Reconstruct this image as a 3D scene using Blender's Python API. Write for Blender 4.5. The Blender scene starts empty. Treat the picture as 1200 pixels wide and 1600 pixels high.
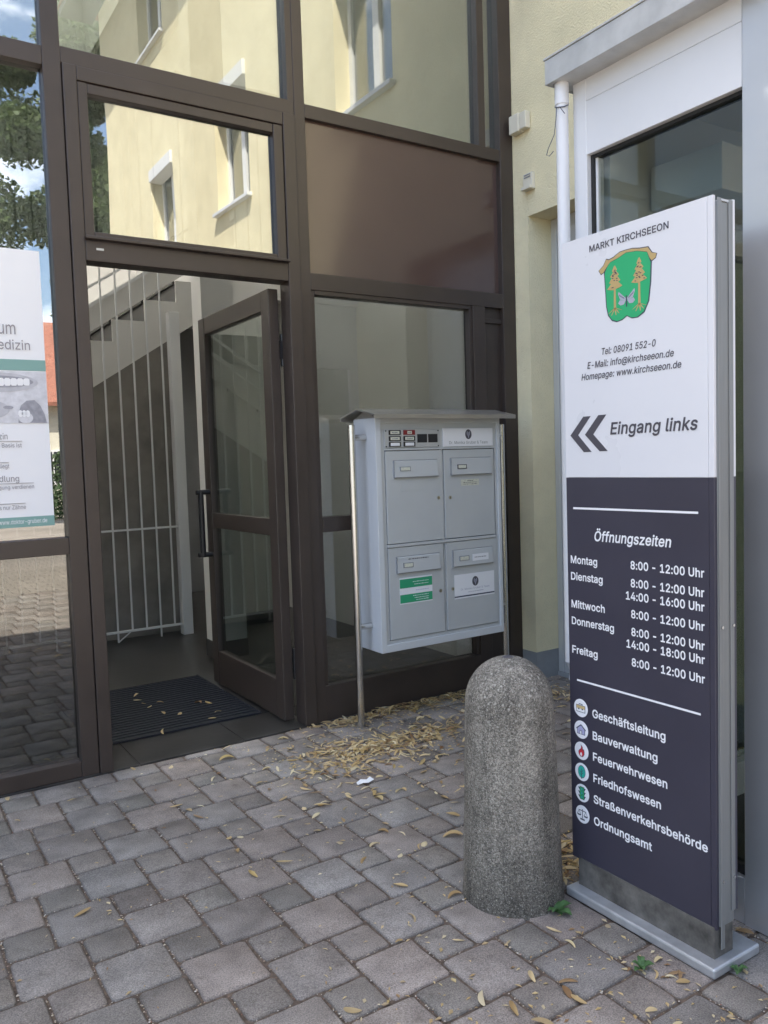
import bpy, bmesh, math, random
from mathutils import Vector, Matrix
R = math.radians
random.seed(7)
sc = bpy.context.scene
col = sc.collection

# ---------------------------------------------------------------- camera
cam_d = bpy.data.cameras.new("camera")
cam = bpy.data.objects.new("camera", cam_d)
col.objects.link(cam)
CR = Vector((0.83800661, -0.54473632, -0.0317376))
CU = Vector((0.06121842, 0.03606159, 0.99747274))
CF = Vector((0.54221512, 0.83783167, -0.06356775))
CP = Vector((-3.7340, -4.0988, 1.5))
m3 = Matrix((CR, CU, -CF)).transposed()
cam.matrix_world = Matrix.Translation(CP) @ m3.to_4x4()
cam_d.sensor_fit = 'VERTICAL'
cam_d.sensor_height = 24.0
cam_d.lens = 1267.22 / 1600 * 24.0
cam_d.clip_start = 0.05
cam_d.clip_end = 2000
sc.camera = cam

# ---------------------------------------------------------------- sky, sun, exposure
SUN_EL, SUN_AZ = 60.0, 32.0            # azimuth measured from +Y towards -X
sd = Vector((-math.sin(R(SUN_AZ)) * math.cos(R(SUN_EL)), math.cos(R(SUN_AZ)) * math.cos(R(SUN_EL)), math.sin(R(SUN_EL))))
w = bpy.data.worlds.new("World")
sc.world = w
w.use_nodes = True
nt = w.node_tree
nt.nodes.clear()
def N(t, typ, **kw):
    n = t.nodes.new(typ)
    for k, v in kw.items():
        if hasattr(n, k): setattr(n, k, v)
    return n
out = N(nt, 'ShaderNodeOutputWorld'); bg = N(nt, 'ShaderNodeBackground')
sky = N(nt, 'ShaderNodeTexSky', sky_type='NISHITA')
sky.sun_disc = False
sky.dust_density = 2.5
sky.ozone_density = .7
sky.sun_elevation = R(SUN_EL)
sky.sun_rotation = R(-SUN_AZ)
tc = N(nt, 'ShaderNodeTexCoord')
mp = N(nt, 'ShaderNodeMapping'); mp.inputs['Scale'].default_value = (1, 1, 1.8)
nz = N(nt, 'ShaderNodeTexNoise'); nz.inputs['Scale'].default_value = 3.2; nz.inputs['Detail'].default_value = 9; nz.inputs['Roughness'].default_value = .58
rp = N(nt, 'ShaderNodeValToRGB'); rp.color_ramp.elements[0].position = .55; rp.color_ramp.elements[1].position = .70
mx = N(nt, 'ShaderNodeMix', data_type='RGBA')
mx.inputs['B'].default_value = (13, 13.2, 13.8, 1)
L = nt.links.new
L(tc.outputs['Generated'], mp.inputs['Vector']); L(mp.outputs['Vector'], nz.inputs['Vector']); L(nz.outputs['Fac'], rp.inputs['Fac'])
L(sky.outputs['Color'], mx.inputs['A']); sx_ = N(nt, 'ShaderNodeSeparateXYZ'); L(tc.outputs['Generated'], sx_.inputs[0])
zr = N(nt, 'ShaderNodeMapRange'); zr.inputs['From Min'].default_value = .02; zr.inputs['From Max'].default_value = .16; L(sx_.outputs['Z'], zr.inputs['Value'])
cm = N(nt, 'ShaderNodeMath', operation='MULTIPLY'); L(rp.outputs['Color'], cm.inputs[0]); L(zr.outputs[0], cm.inputs[1]); L(cm.outputs[0], mx.inputs['Factor']); L(mx.outputs['Result'], bg.inputs['Color'])
L(bg.outputs['Background'], out.inputs['Surface'])
bg.inputs['Strength'].default_value = 0.13
sun_d = bpy.data.lights.new("sun", 'SUN')
sun_d.energy = 4.5
sun_d.angle = R(0.53)
sun_d.color = (1.0, .95, .86)
sun = bpy.data.objects.new("sun", sun_d)
sun.rotation_euler = (-sd).to_track_quat('-Z', 'Y').to_euler()
sun.location = (-10, 15, 25)
col.objects.link(sun)
sc.view_settings.view_transform = 'Standard'
sc.view_settings.look = 'None'
sc.view_settings.gamma = 1
sc.view_settings.exposure = 2.1
sc.cycles.transparent_max_bounces = 24
sc.cycles.max_bounces = 10
sc.cycles.diffuse_bounces = 5
sc.cycles.glossy_bounces = 5
sc.cycles.caustics_reflective = False
sc.cycles.sample_clamp_indirect = 6

# ---------------------------------------------------------------- materials
def newmat(name):
    m = bpy.data.materials.new(name); m.use_nodes = True
    t = m.node_tree; t.nodes.clear()
    o = N(t, 'ShaderNodeOutputMaterial')
    return m, t, o
def pmat(name, c, rough=.6, metal=0., var=.0, vscale=6., bump=0., bscale=60., spec=.5, c2=None, stretch=(1, 1, 1), detail=5, bdist=.002):
    """Principled with noise-driven colour variation and noise bump."""
    m, t, o = newmat(name)
    b = N(t, 'ShaderNodeBsdfPrincipled')
    b.inputs['Roughness'].default_value = rough; b.inputs['Metallic'].default_value = metal
    b.inputs['Specular IOR Level'].default_value = spec
    b.inputs['Base Color'].default_value = (*c, 1)
    t.links.new(b.outputs[0], o.inputs[0])
    g = N(t, 'ShaderNodeNewGeometry')
    mpn = N(t, 'ShaderNodeMapping'); mpn.inputs['Scale'].default_value = stretch
    t.links.new(g.outputs['Position'], mpn.inputs['Vector'])
    if var > 0 or c2:
        n = N(t, 'ShaderNodeTexNoise'); n.inputs['Scale'].default_value = vscale; n.inputs['Detail'].default_value = detail; n.inputs['Roughness'].default_value = .6
        t.links.new(mpn.outputs[0], n.inputs['Vector'])
        r = N(t, 'ShaderNodeValToRGB')
        a = c if c2 is None else c
        e = c2 if c2 else tuple(min(1, x * (1 + var)) for x in c)
        a = c if c2 else tuple(x * (1 - var) for x in c)
        r.color_ramp.elements[0].position = .3; r.color_ramp.elements[1].position = .7
        r.color_ramp.elements[0].color = (*a, 1); r.color_ramp.elements[1].color = (*e, 1)
        t.links.new(n.outputs['Fac'], r.inputs['Fac']); t.links.new(r.outputs['Color'], b.inputs['Base Color'])
        rr = N(t, 'ShaderNodeMapRange'); rr.inputs['To Min'].default_value = max(0, rough - .06); rr.inputs['To Max'].default_value = min(1, rough + .08)
        t.links.new(n.outputs['Fac'], rr.inputs['Value']); t.links.new(rr.outputs[0], b.inputs['Roughness'])
    if bump > 0:
        n2 = N(t, 'ShaderNodeTexNoise'); n2.inputs['Scale'].default_value = bscale; n2.inputs['Detail'].default_value = 4
        t.links.new(mpn.outputs[0], n2.inputs['Vector'])
        bm_ = N(t, 'ShaderNodeBump'); bm_.inputs['Strength'].default_value = bump; bm_.inputs['Distance'].default_value = bdist
        t.links.new(n2.outputs['Fac'], bm_.inputs['Height']); t.links.new(bm_.outputs[0], b.inputs['Normal'])
    return m
def glassmat(name, r0, tint=(.9, .93, .91), wobble=.0, wscale=1.2, k=1.0):
    """Clear pane: transparent, with a mirror share that grows at grazing angles (same from both sides)."""
    m, t, o = newmat(name)
    tr = N(t, 'ShaderNodeBsdfTransparent'); tr.inputs[0].default_value = (*tint, 1)
    gl = N(t, 'ShaderNodeBsdfGlossy'); gl.inputs['Roughness'].default_value = 0.0; gl.inputs['Color'].default_value = (1, 1, 1, 1)
    g = N(t, 'ShaderNodeNewGeometry')
    d = N(t, 'ShaderNodeVectorMath', operation='DOT_PRODUCT')
    t.links.new(g.outputs['Normal'], d.inputs[0]); t.links.new(g.outputs['Incoming'], d.inputs[1])
    ab = N(t, 'ShaderNodeMath', operation='ABSOLUTE'); t.links.new(d.outputs['Value'], ab.inputs[0])
    s1 = N(t, 'ShaderNodeMath', operation='SUBTRACT'); s1.inputs[0].default_value = 1; t.links.new(ab.outputs[0], s1.inputs[1])
    pw = N(t, 'ShaderNodeMath', operation='POWER'); pw.inputs[1].default_value = 4.0; t.links.new(s1.outputs[0], pw.inputs[0])
    ma = N(t, 'ShaderNodeMath', operation='MULTIPLY_ADD'); ma.inputs[1].default_value = (1 - r0) * k; ma.inputs[2].default_value = r0; ma.use_clamp = True
    t.links.new(pw.outputs[0], ma.inputs[0])
    mxs = N(t, 'ShaderNodeMixShader')
    t.links.new(ma.outputs[0], mxs.inputs[0]); t.links.new(tr.outputs[0], mxs.inputs[1]); t.links.new(gl.outputs[0], mxs.inputs[2])
    if wobble > 0:
        n = N(t, 'ShaderNodeTexNoise'); n.inputs['Scale'].default_value = wscale; n.inputs['Detail'].default_value = 1
        t.links.new(g.outputs['Position'], n.inputs['Vector'])
        b = N(t, 'ShaderNodeBump'); b.inputs['Strength'].default_value = wobble; b.inputs['Distance'].default_value = .01
        t.links.new(n.outputs['Fac'], b.inputs['Height']); t.links.new(b.outputs[0], gl.inputs['Normal'])
    t.links.new(mxs.outputs[0], o.inputs[0])
    return m
M = {}
M['brown'] = pmat('brown_frame', (.047, .035, .029), .40, 0, .14, 4, .05, 200)
M['spandrel'] = pmat('brown_spandrel_glass', (.085, .054, .046), .13, 0, .06, 1.2, spec=.7)
M['rubber'] = pmat('black_rubber', (.012, .012, .013), .6)
M['blackp'] = pmat('black_plastic', (.014, .014, .016), .38)
M['glass_hi'] = glassmat('coated_glass', .22, (.55, .58, .55), .10, 1.1, .5)
M['glass_fan'] = glassmat('coated_fanlight_glass', .29, (.4, .43, .42), .14, 1.3, .5)
M['glass_left'] = glassmat('side_light_glass', .28, (.36, .39, .38), .06, 1.0, .6)
M['glass_leftlo'] = glassmat('lower_side_light_glass', .16, (.5, .53, .52), .06, 1.0, .6)
M['glass_lo'] = glassmat('clear_glass', .11, (.66, .68, .68), .06, 1.2, .8)
M['glass_door'] = glassmat('door_glass', .075, (.72, .76, .73), .05, 1.5, .9)
M['glass_bay'] = glassmat('teal_glass', .05, (.66, .70, .68), .05, 1.0, .8)
M['glass_win'] = glassmat('window_glass', .25, (.5, .52, .52), .08, 1.0, .7)
M['yellow'] = pmat('yellow_render', (.79, .71, .475), .92, 0, .085, 3.0, 1., 95, spec=.15, bdist=.006)
M['plinth'] = pmat('grey_plinth', (.27, .28, .29), .85, 0, .12, 5, .4, 120, spec=.2)
M['white'] = pmat('white_paint', (.74, .74, .73), .55, 0, .03, 2)
M['inwall'] = pmat('white_plaster', (.74, .72, .68), .85, 0, .03, 1.5, .1, 90)
M['ingrey'] = pmat('grey_brown_wall', (.25, .23, .205), .8, 0, .22, 3, .1, 40)
M['indark'] = pmat('dark_grey_wall', (.30, .305, .31), .7, 0, .1, 2)
M['stepstone'] = pmat('dark_step_stone', (.06, .058, .056), .5, 0, .2, 12)
M['floor'] = pmat('slate_floor', (.034, .032, .03), .3, 0, .45, 5, .25, 25)
M['alu'] = pmat('grey_aluminium', (.52, .53, .535), .42, .35, .07, 4, .05, 120, stretch=(1, 1, .15))
M['alubay'] = pmat('satin_aluminium_panel', (.70, .71, .73), .30, .72, .05, 1.5)
M['alulight'] = pmat('pale_coated_panel', (.70, .71, .73), .5, 0, .04, 1.4, spec=.5)
M['zinc'] = pmat('zinc_sheet', (.54, .54, .53), .45, .55, .14, 9, .1, 50)
M['steel'] = pmat('stainless_steel', (.60, .59, .57), .22, 1., .06, 30, stretch=(1, 1, .1))
M['roofsteel'] = pmat('brushed_roof_steel', (.50, .48, .45), .33, .8, .14, 14, stretch=(.2, 1, 1))
M['mailbox'] = pmat('silver_grey_paint', (.525, .54, .545), .45, .15, .04, 3, .04, 300)
M['mailbody'] = pmat('pale_grey_paint', (.60, .62, .64), .45, .1, .03, 3)
M['paper'] = pmat('white_paper', (.80, .80, .82), .55)
M['paperlabel'] = pmat('cream_label', (.62, .62, .52), .5, 0, .15, 120)
M['signwhite'] = pmat('sign_white', (.72, .72, .745), .28, 0, .02, 2.4)
M['signdark'] = pmat('sign_aubergine', (.046, .043, .062), .38, 0, .06, 4, .05, 300)
M['signtext'] = pmat('sign_grey_letter', (.075, .07, .085), .4)
M['white_ink'] = pmat('white_letter', (.86, .86, .88), .4)
M['signside'] = pmat('sign_channel', (.24, .245, .24), .45, .35, .16, 8, stretch=(1, 1, .12))
M['galv'] = pmat('galvanised_steel', (.50, .515, .53), .42, .6, .16, 14)
M['dirtplinth'] = pmat('dirty_metal', (.12, .112, .10), .7, .1, .6, 14, .2, 80)
M['green'] = pmat('crest_green', (.03, .40, .16), .45)
M['gold'] = pmat('crest_gold', (.50, .36, .16), .45)
M['ink'] = pmat('dark_ink', (.03, .03, .035), .5)
M['silver'] = pmat('crest_silver', (.42, .42, .50), .45)
M['red'] = pmat('icon_red', (.62, .035, .05), .45)
M['teal'] = pmat('icon_teal', (.03, .45, .36), .45)
M['sand'] = pmat('icon_sand', (.60, .46, .22), .45)
M['lilac'] = pmat('icon_lilac', (.42, .42, .62), .45)
M['iconink'] = pmat('icon_ink', (.06, .07, .10), .45)
M['pgreen'] = pmat('poster_green', (.20, .36, .33), .5)
M['pgrey'] = pmat('poster_grey_letter', (.27, .25, .27), .5)
M['plight'] = pmat('poster_photo_grey', (.60, .60, .64), .5, 0, .14, 30)
M['pmid'] = pmat('poster_photo_dark', (.30, .30, .34), .5, 0, .2, 40)
M['plip'] = pmat('poster_photo_mid', (.47, .47, .51), .5, 0, .12, 25)
M['mgreen'] = pmat('sticker_green', (.03, .33, .16), .45)
M['bred'] = pmat('dark_red_button', (.22, .02, .025), .4)
M['scr'] = pmat('speaker_black', (.02, .021, .026), .35)
M['trunk'] = pmat('bark', (.10, .08, .06), .9, 0, .3, 14, .6, 40)
M['tile'] = pmat('red_roof_tile', (.29, .115, .075), .8, 0, .3, 6)
M['cream'] = pmat('cream_render', (.68, .64, .52), .9, 0, .05, 2)
M['eave'] = pmat('dark_eave', (.09, .085, .08), .7)
M['hose'] = pmat('white_scrap', (.8, .8, .8), .6)
M['mat'] = pmat('blue_black_mat', (.005, .006, .012), .9, 0, .25, 60)
M['matrib'] = pmat('mat_rib', (.018, .020, .028), .55, .3, .2, 80)
M['frost'] = None
M['soil'] = pmat('joint_soil', (.12, .088, .065), .95, 0, .55, 60, .5, 90)

def frosted():
    m, t, o = newmat('added_light_diffuser')  # diffuser for the roof panel added to lighten the hall
    a = N(t, 'ShaderNodeBsdfTranslucent'); a.inputs[0].default_value = (.80, .80, .78, 1); t.links.new(a.outputs[0], o.inputs[0]); return m
M['frost'] = frosted()
def leafmat(name, stops, transl=.25):
    m, t, o = newmat(name)
    b = N(t, 'ShaderNodeBsdfPrincipled'); b.inputs['Roughness'].default_value = .6
    oi = N(t, 'ShaderNodeObjectInfo'); g = N(t, 'ShaderNodeNewGeometry')
    add = N(t, 'ShaderNodeMath', operation='ADD'); fr = N(t, 'ShaderNodeMath', operation='FRACT')
    t.links.new(oi.outputs['Random'], add.inputs[0]); t.links.new(g.outputs['Random Per Island'], add.inputs[1]); t.links.new(add.outputs[0], fr.inputs[0])
    r = N(t, 'ShaderNodeValToRGB')
    cr = r.color_ramp
    while len(cr.elements) < len(stops): cr.elements.new(.5)
    for i, c in enumerate(stops):
        cr.elements[i].position = i / (len(stops) - 1); cr.elements[i].color = (*c, 1)
    t.links.new(fr.outputs[0], r.inputs['Fac']); t.links.new(r.outputs[0], b.inputs['Base Color'])
    tl = N(t, 'ShaderNodeBsdfTranslucent'); t.links.new(r.outputs[0], tl.inputs[0])
    mi = N(t, 'ShaderNodeMixShader'); mi.inputs[0].default_value = transl
    t.links.new(b.outputs[0], mi.inputs[1]); t.links.new(tl.outputs[0], mi.inputs[2]); t.links.new(mi.outputs[0], o.inputs[0])
    return m
M['dryleaf'] = leafmat('dry_leaf', [(.40, .26, .11), (.64, .47, .23), (.72, .57, .32), (.26, .14, .06), (.80, .70, .46), (.56, .41, .16), (.48, .36, .20)])
M['foliage'] = leafmat('tree_leaf', [(.045, .075, .018), (.07, .11, .03), (.10, .14, .04), (.055, .09, .025)], .3)
M['hedge'] = leafmat('hedge_leaf', [(.03, .06, .02), (.05, .09, .03), (.08, .12, .05)], .25)
M['weed'] = leafmat('weed_leaf', [(.06, .14, .04), (.10, .20, .07)], .3)
M['debris'] = leafmat('joint_debris', [(.30, .20, .10), (.55, .48, .36), (.16, .07, .04), (.62, .58, .50), (.24, .10, .06)], .0)

def pavermat(name):
    m, t, o = newmat(name)
    b = N(t, 'ShaderNodeBsdfPrincipled'); b.inputs['Roughness'].default_value = .85; b.inputs['Specular IOR Level'].default_value = .3
    a = N(t, 'ShaderNodeVertexColor'); a.layer_name = 'tone'
    g = N(t, 'ShaderNodeNewGeometry')
    n = N(t, 'ShaderNodeTexNoise'); n.inputs['Scale'].default_value = 240; n.inputs['Detail'].default_value = 3; n.inputs['Roughness'].default_value = .7
    n2 = N(t, 'ShaderNodeTexNoise'); n2.inputs['Scale'].default_value = 9; n2.inputs['Detail'].default_value = 5
    n3 = N(t, 'ShaderNodeTexNoise'); n3.inputs['Scale'].default_value = 1.1; n3.inputs['Detail'].default_value = 3
    v = N(t, 'ShaderNodeTexVoronoi'); v.inputs['Scale'].default_value = 210
    for q in (n, n2, n3, v): t.links.new(g.outputs['Position'], q.inputs['Vector'])
    r = N(t, 'ShaderNodeMapRange'); r.inputs['From Min'].default_value = .3; r.inputs['From Max'].default_value = .7; r.inputs['To Min'].default_value = .5; r.inputs['To Max'].default_value = 1.5
    t.links.new(n.outputs['Fac'], r.inputs['Value'])
    r2 = N(t, 'ShaderNodeMapRange'); r2.inputs['From Min'].default_value = .3; r2.inputs['From Max'].default_value = .7; r2.inputs['To Min'].default_value = .78; r2.inputs['To Max'].default_value = 1.2
    t.links.new(n2.outputs['Fac'], r2.inputs['Value'])
    r3 = N(t, 'ShaderNodeMapRange'); r3.inputs['From Min'].default_value = .3; r3.inputs['From Max'].default_value = .7; r3.inputs['To Min'].default_value = .88; r3.inputs['To Max'].default_value = 1.1
    t.links.new(n3.outputs['Fac'], r3.inputs['Value'])
    m1 = N(t, 'ShaderNodeMath', operation='MULTIPLY'); t.links.new(r.outputs[0], m1.inputs[0]); t.links.new(r2.outputs[0], m1.inputs[1])
    m2 = N(t, 'ShaderNodeMath', operation='MULTIPLY'); t.links.new(m1.outputs[0], m2.inputs[0]); t.links.new(r3.outputs[0], m2.inputs[1])
    # pale grit grains
    vr = N(t, 'ShaderNodeMapRange'); vr.inputs['From Min'].default_value = .0; vr.inputs['From Max'].default_value = .16; vr.inputs['To Min'].default_value = .5; vr.inputs['To Max'].default_value = 0.
    t.links.new(v.outputs['Distance'], vr.inputs['Value'])
    vm = N(t, 'ShaderNodeVectorMath', operation='SCALE'); t.links.new(a.outputs['Color'], vm.inputs[0]); t.links.new(m2.outputs[0], vm.inputs['Scale'])
    mxr = N(t, 'ShaderNodeMix', data_type='RGBA'); mxr.inputs['B'].default_value = (.50, .47, .44, 1)
    n4 = N(t, 'ShaderNodeTexNoise'); n4.inputs['Scale'].default_value = 17; n4.inputs['Detail'].default_value = 6; n4.inputs['Roughness'].default_value = .75
    t.links.new(g.outputs['Position'], n4.inputs['Vector'])
    st_r = N(t, 'ShaderNodeMapRange'); st_r.inputs['From Min'].default_value = .56; st_r.inputs['From Max'].default_value = .72; st_r.inputs['To Min'].default_value = 0; st_r.inputs['To Max'].default_value = .6
    t.links.new(n4.outputs['Fac'], st_r.inputs['Value'])
    mst = N(t, 'ShaderNodeMix', data_type='RGBA'); mst.inputs['B'].default_value = (.10, .08, .062, 1)
    t.links.new(st_r.outputs[0], mst.inputs['Factor']); t.links.new(vm.outputs[0], mst.inputs['A'])
    t.links.new(vr.outputs[0], mxr.inputs['Factor']); t.links.new(mst.outputs['Result'], mxr.inputs['A'])
    t.links.new(mxr.outputs['Result'], b.inputs['Base Color'])
    bp = N(t, 'ShaderNodeBump'); bp.inputs['Strength'].default_value = .9; bp.inputs['Distance'].default_value = .004
    t.links.new(n.outputs['Fac'], bp.inputs['Height']); t.links.new(bp.outputs[0], b.inputs['Normal'])
    t.links.new(b.outputs[0], o.inputs[0])
    return m
M['paver'] = pavermat('concrete_paver')

def farpave():
    m, t, o = newmat('far_paving')
    b = N(t, 'ShaderNodeBsdfPrincipled'); b.inputs['Roughness'].default_value = .9
    g = N(t, 'ShaderNodeNewGeometry')
    br = N(t, 'ShaderNodeTexBrick'); br.inputs['Scale'].default_value = 1; br.inputs['Brick Width'].default_value = .2; br.inputs['Row Height'].default_value = .16; br.inputs['Mortar Size'].default_value = .007
    br.inputs['Color1'].default_value = (.25, .22, .185, 1); br.inputs['Color2'].default_value = (.31, .275, .235, 1); br.inputs['Mortar'].default_value = (.07, .06, .05, 1)
    n = N(t, 'ShaderNodeTexNoise'); n.inputs['Scale'].default_value = .7; n.inputs['Detail'].default_value = 6
    t.links.new(g.outputs['Position'], br.inputs['Vector']); t.links.new(g.outputs['Position'], n.inputs['Vector'])
    r = N(t, 'ShaderNodeMapRange'); r.inputs['From Min'].default_value = .3; r.inputs['From Max'].default_value = .7; r.inputs['To Min'].default_value = .8; r.inputs['To Max'].default_value = 1.15
    t.links.new(n.outputs['Fac'], r.inputs['Value'])
    vm = N(t, 'ShaderNodeVectorMath', operation='SCALE'); t.links.new(br.outputs['Color'], vm.inputs[0]); t.links.new(r.outputs[0], vm.inputs['Scale'])
    t.links.new(vm.outputs[0], b.inputs['Base Color']); t.links.new(b.outputs[0], o.inputs[0])
    return m
M['farpave'] = farpave()

def bollardmat():
    m, t, o = newmat('exposed_aggregate_concrete')
    K = t.links.new
    b = N(t, 'ShaderNodeBsdfPrincipled'); b.inputs['Roughness'].default_value = .88; b.inputs['Specular IOR Level'].default_value = .3
    g = N(t, 'ShaderNodeNewGeometry'); P = g.outputs['Position']
    def noise(scale, detail, rough=.6, vec=None):
        n = N(t, 'ShaderNodeTexNoise'); n.inputs['Scale'].default_value = scale; n.inputs['Detail'].default_value = detail; n.inputs['Roughness'].default_value = rough; K(vec or P, n.inputs['Vector']); return n.outputs['Fac']
    def rng(v, a, b_, c, d):
        r = N(t, 'ShaderNodeMapRange'); r.inputs['From Min'].default_value = a; r.inputs['From Max'].default_value = b_; r.inputs['To Min'].default_value = c; r.inputs['To Max'].default_value = d; K(v, r.inputs['Value']); return r.outputs[0]
    def mul(a, c):
        q = N(t, 'ShaderNodeMath', operation='MULTIPLY'); K(a, q.inputs[0])
        if isinstance(c, float): q.inputs[1].default_value = c
        else: K(c, q.inputs[1])
        return q.outputs[0]
    def vor(scale):
        v = N(t, 'ShaderNodeTexVoronoi'); v.inputs['Scale'].default_value = scale; K(P, v.inputs['Vector'])
        s_ = N(t, 'ShaderNodeSeparateColor'); K(v.outputs['Color'], s_.inputs[0]); return v, s_
    mpn = N(t, 'ShaderNodeMapping'); mpn.inputs['Scale'].default_value = (1, 1, .12); K(P, mpn.inputs[0])
    sz = N(t, 'ShaderNodeSeparateXYZ'); K(P, sz.inputs[0])
    top = rng(sz.outputs['Z'], .42, .74, 0, 1)              # rain-washed head: grit exposed
    foot = rng(sz.outputs['Z'], .0, .26, .50, 1)           # splash dirt round the foot
    streak = rng(noise(15, 5, .6, mpn.outputs[0]), .34, .66, .66, 1.3)
    patch = rng(noise(5, 6, .68), .32, .68, .7, 1.28)
    v1, s1 = vor(330); v2, s2 = vor(160); v3, s3 = vor(75)
    f1 = rng(s1.outputs[0], 0, 1, .58, 1.45); f2 = rng(s2.outputs[1], 0, 1, .68, 1.35)
    val = mul(mul(mul(mul(streak, patch), foot), f1), f2)
    base = N(t, 'ShaderNodeVectorMath', operation='SCALE'); base.inputs[0].default_value = (.205, .186, .155); K(val, base.inputs['Scale'])
    # pale pebbles: small everywhere, larger on the head
    g1 = N(t, 'ShaderNodeMath', operation='GREATER_THAN'); g1.inputs[1].default_value = .93; K(s1.outputs[2], g1.inputs[0])
    g3 = N(t, 'ShaderNodeMath', operation='GREATER_THAN'); g3.inputs[1].default_value = .80; K(s3.outputs[0], g3.inputs[0])
    near = rng(v3.outputs['Distance'], .22, .40, .75, 0)
    big = mul(mul(g3.outputs[0], near), top)
    g2 = N(t, 'ShaderNodeMath', operation='GREATER_THAN'); g2.inputs[1].default_value = .82; K(s2.outputs[0], g2.inputs[0])
    mid = mul(mul(g2.outputs[0], rng(v2.outputs['Distance'], .25, .42, .6, 0)), rng(top, 0, 1, .3, 1))
    mx_ = N(t, 'ShaderNodeMath', operation='MAXIMUM'); K(big, mx_.inputs[0]); K(mid, mx_.inputs[1])
    mx2 = N(t, 'ShaderNodeMath', operation='MAXIMUM'); K(mx_.outputs[0], mx2.inputs[0]); K(mul(g1.outputs[0], .45), mx2.inputs[1])
    mc = N(t, 'ShaderNodeMix', data_type='RGBA'); mc.inputs['B'].default_value = (.47, .44, .38, 1)
    K(mx2.outputs[0], mc.inputs['Factor']); K(base.outputs[0], mc.inputs['A']); K(mc.outputs['Result'], b.inputs['Base Color'])
    bp = N(t, 'ShaderNodeBump'); bp.inputs['Strength'].default_value = .8; bp.inputs['Distance'].default_value = .003; bp.invert = True
    K(v2.outputs['Distance'], bp.inputs['Height']); K(bp.outputs[0], b.inputs['Normal'])
    K(b.outputs[0], o.inputs[0])
    return m
M['bollard'] = bollardmat()

# ---------------------------------------------------------------- mesh helpers
class MB:
    def __init__(s): s.v, s.f, s.m = [], [], []
    def face(s, pts, mi=0):
        i = len(s.v); s.v += [tuple(p) for p in pts]; s.f.append(tuple(range(i, i + len(pts)))); s.m.append(mi); return s
    def box(s, x0, x1, y0, y1, z0, z1, mi=0):
        i = len(s.v)
        s.v += [(x, y, z) for z in (z0, z1) for y in (y0, y1) for x in (x0, x1)]
        for f in ((0, 2, 3, 1), (4, 5, 7, 6), (0, 1, 5, 4), (2, 6, 7, 3), (0, 4, 6, 2), (1, 3, 7, 5)):
            s.f.append(tuple(i + k for k in f)); s.m.append(mi)
        return s
    def prism(s, poly, fn, a0, a1, mi=0):
        """poly = 2-D outline; fn(u, v, a) -> xyz"""
        n = len(poly); i = len(s.v)
        s.v += [tuple(fn(u, v, a0)) for u, v in poly] + [tuple(fn(u, v, a1)) for u, v in poly]
        s.f.append(tuple(i + k for k in range(n))); s.f.append(tuple(i + n + k for k in reversed(range(n)))); s.m += [mi, mi]
        for k in range(n):
            s.f.append((i + k, i + n + k, i + n + (k + 1) % n, i + (k + 1) % n)); s.m.append(mi)
        return s
    def tube(s, pts, r, n=12, mi=0, r2=None):
        pts = [Vector(p) for p in pts]; i = len(s.v); k = len(pts)
        for j, p in enumerate(pts):
            d = (pts[min(j + 1, k - 1)] - pts[max(j - 1, 0)]).normalized()
            a = d.cross(Vector((0, 0, 1)) if abs(d.z) < .9 else Vector((0, 1, 0))).normalized(); b = d.cross(a)
            rr = r if r2 is None else r + (r2 - r) * j / max(1, k - 1)
            s.v += [tuple(p + (a * math.cos(2 * math.pi * q / n) + b * math.sin(2 * math.pi * q / n)) * rr) for q in range(n)]
        for j in range(k - 1):
            for q in range(n):
                s.f.append((i + j * n + q, i + j * n + (q + 1) % n, i + (j + 1) * n + (q + 1) % n, i + (j + 1) * n + q)); s.m.append(mi)
        s.f.append(tuple(i + q for q in reversed(range(n)))); s.f.append(tuple(i + (k - 1) * n + q for q in range(n))); s.m += [mi, mi]
        return s
    def lathe(s, prof, c, n=40, mi=0):
        i = len(s.v)
        for r, z in prof:
            s.v += [(c[0] + r * math.cos(2 * math.pi * q / n), c[1] + r * math.sin(2 * math.pi * q / n), c[2] + z) for q in range(n)]
        for j in range(len(prof) - 1):
            for q in range(n):
                s.f.append((i + j * n + q, i + j * n + (q + 1) % n, i + (j + 1) * n + (q + 1) % n, i + (j + 1) * n + q)); s.m.append(mi)
        s.f.append(tuple(i + (len(prof) - 1) * n + q for q in range(n))); s.m.append(mi)
        return s
    def build(s, name, mats, parent=None, smooth=False, bevel=0, fixn=True):
        if not isinstance(mats, (list, tuple)): mats = [mats]
        og = Vector((0, 0, 0))
        if parent is not None:
            q = parent
            while q: og += q.location; q = q.parent
        me = bpy.data.meshes.new(name)
        me.from_pydata([tuple(Vector(p) - og) for p in s.v], [], s.f)
        for m in mats: me.materials.append(M[m] if isinstance(m, str) else m)
        me.polygons.foreach_set('material_index', s.m)
        if fixn:
            b = bmesh.new(); b.from_mesh(me); bmesh.ops.recalc_face_normals(b, faces=b.faces); b.to_mesh(me); b.free()
        if smooth:
            me.polygons.foreach_set('use_smooth', [True] * len(me.polygons))
            if smooth == 'angle': me.set_sharp_from_angle(angle=R(35))
        me.update()
        o = bpy.data.objects.new(name, me); col.objects.link(o)
        if parent is not None: o.parent = parent
        if bevel:
            bv = o.modifiers.new('bevel', 'BEVEL'); bv.width = bevel; bv.segments = 2; bv.limit_method = 'ANGLE'; bv.angle_limit = R(40)
        return o
def tag(o, label=None, cat=None, group=None, kind=None):
    if label: o['label'] = label
    if cat: o['category'] = cat
    if group: o['group'] = group
    if kind: o['kind'] = kind
    return o
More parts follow.
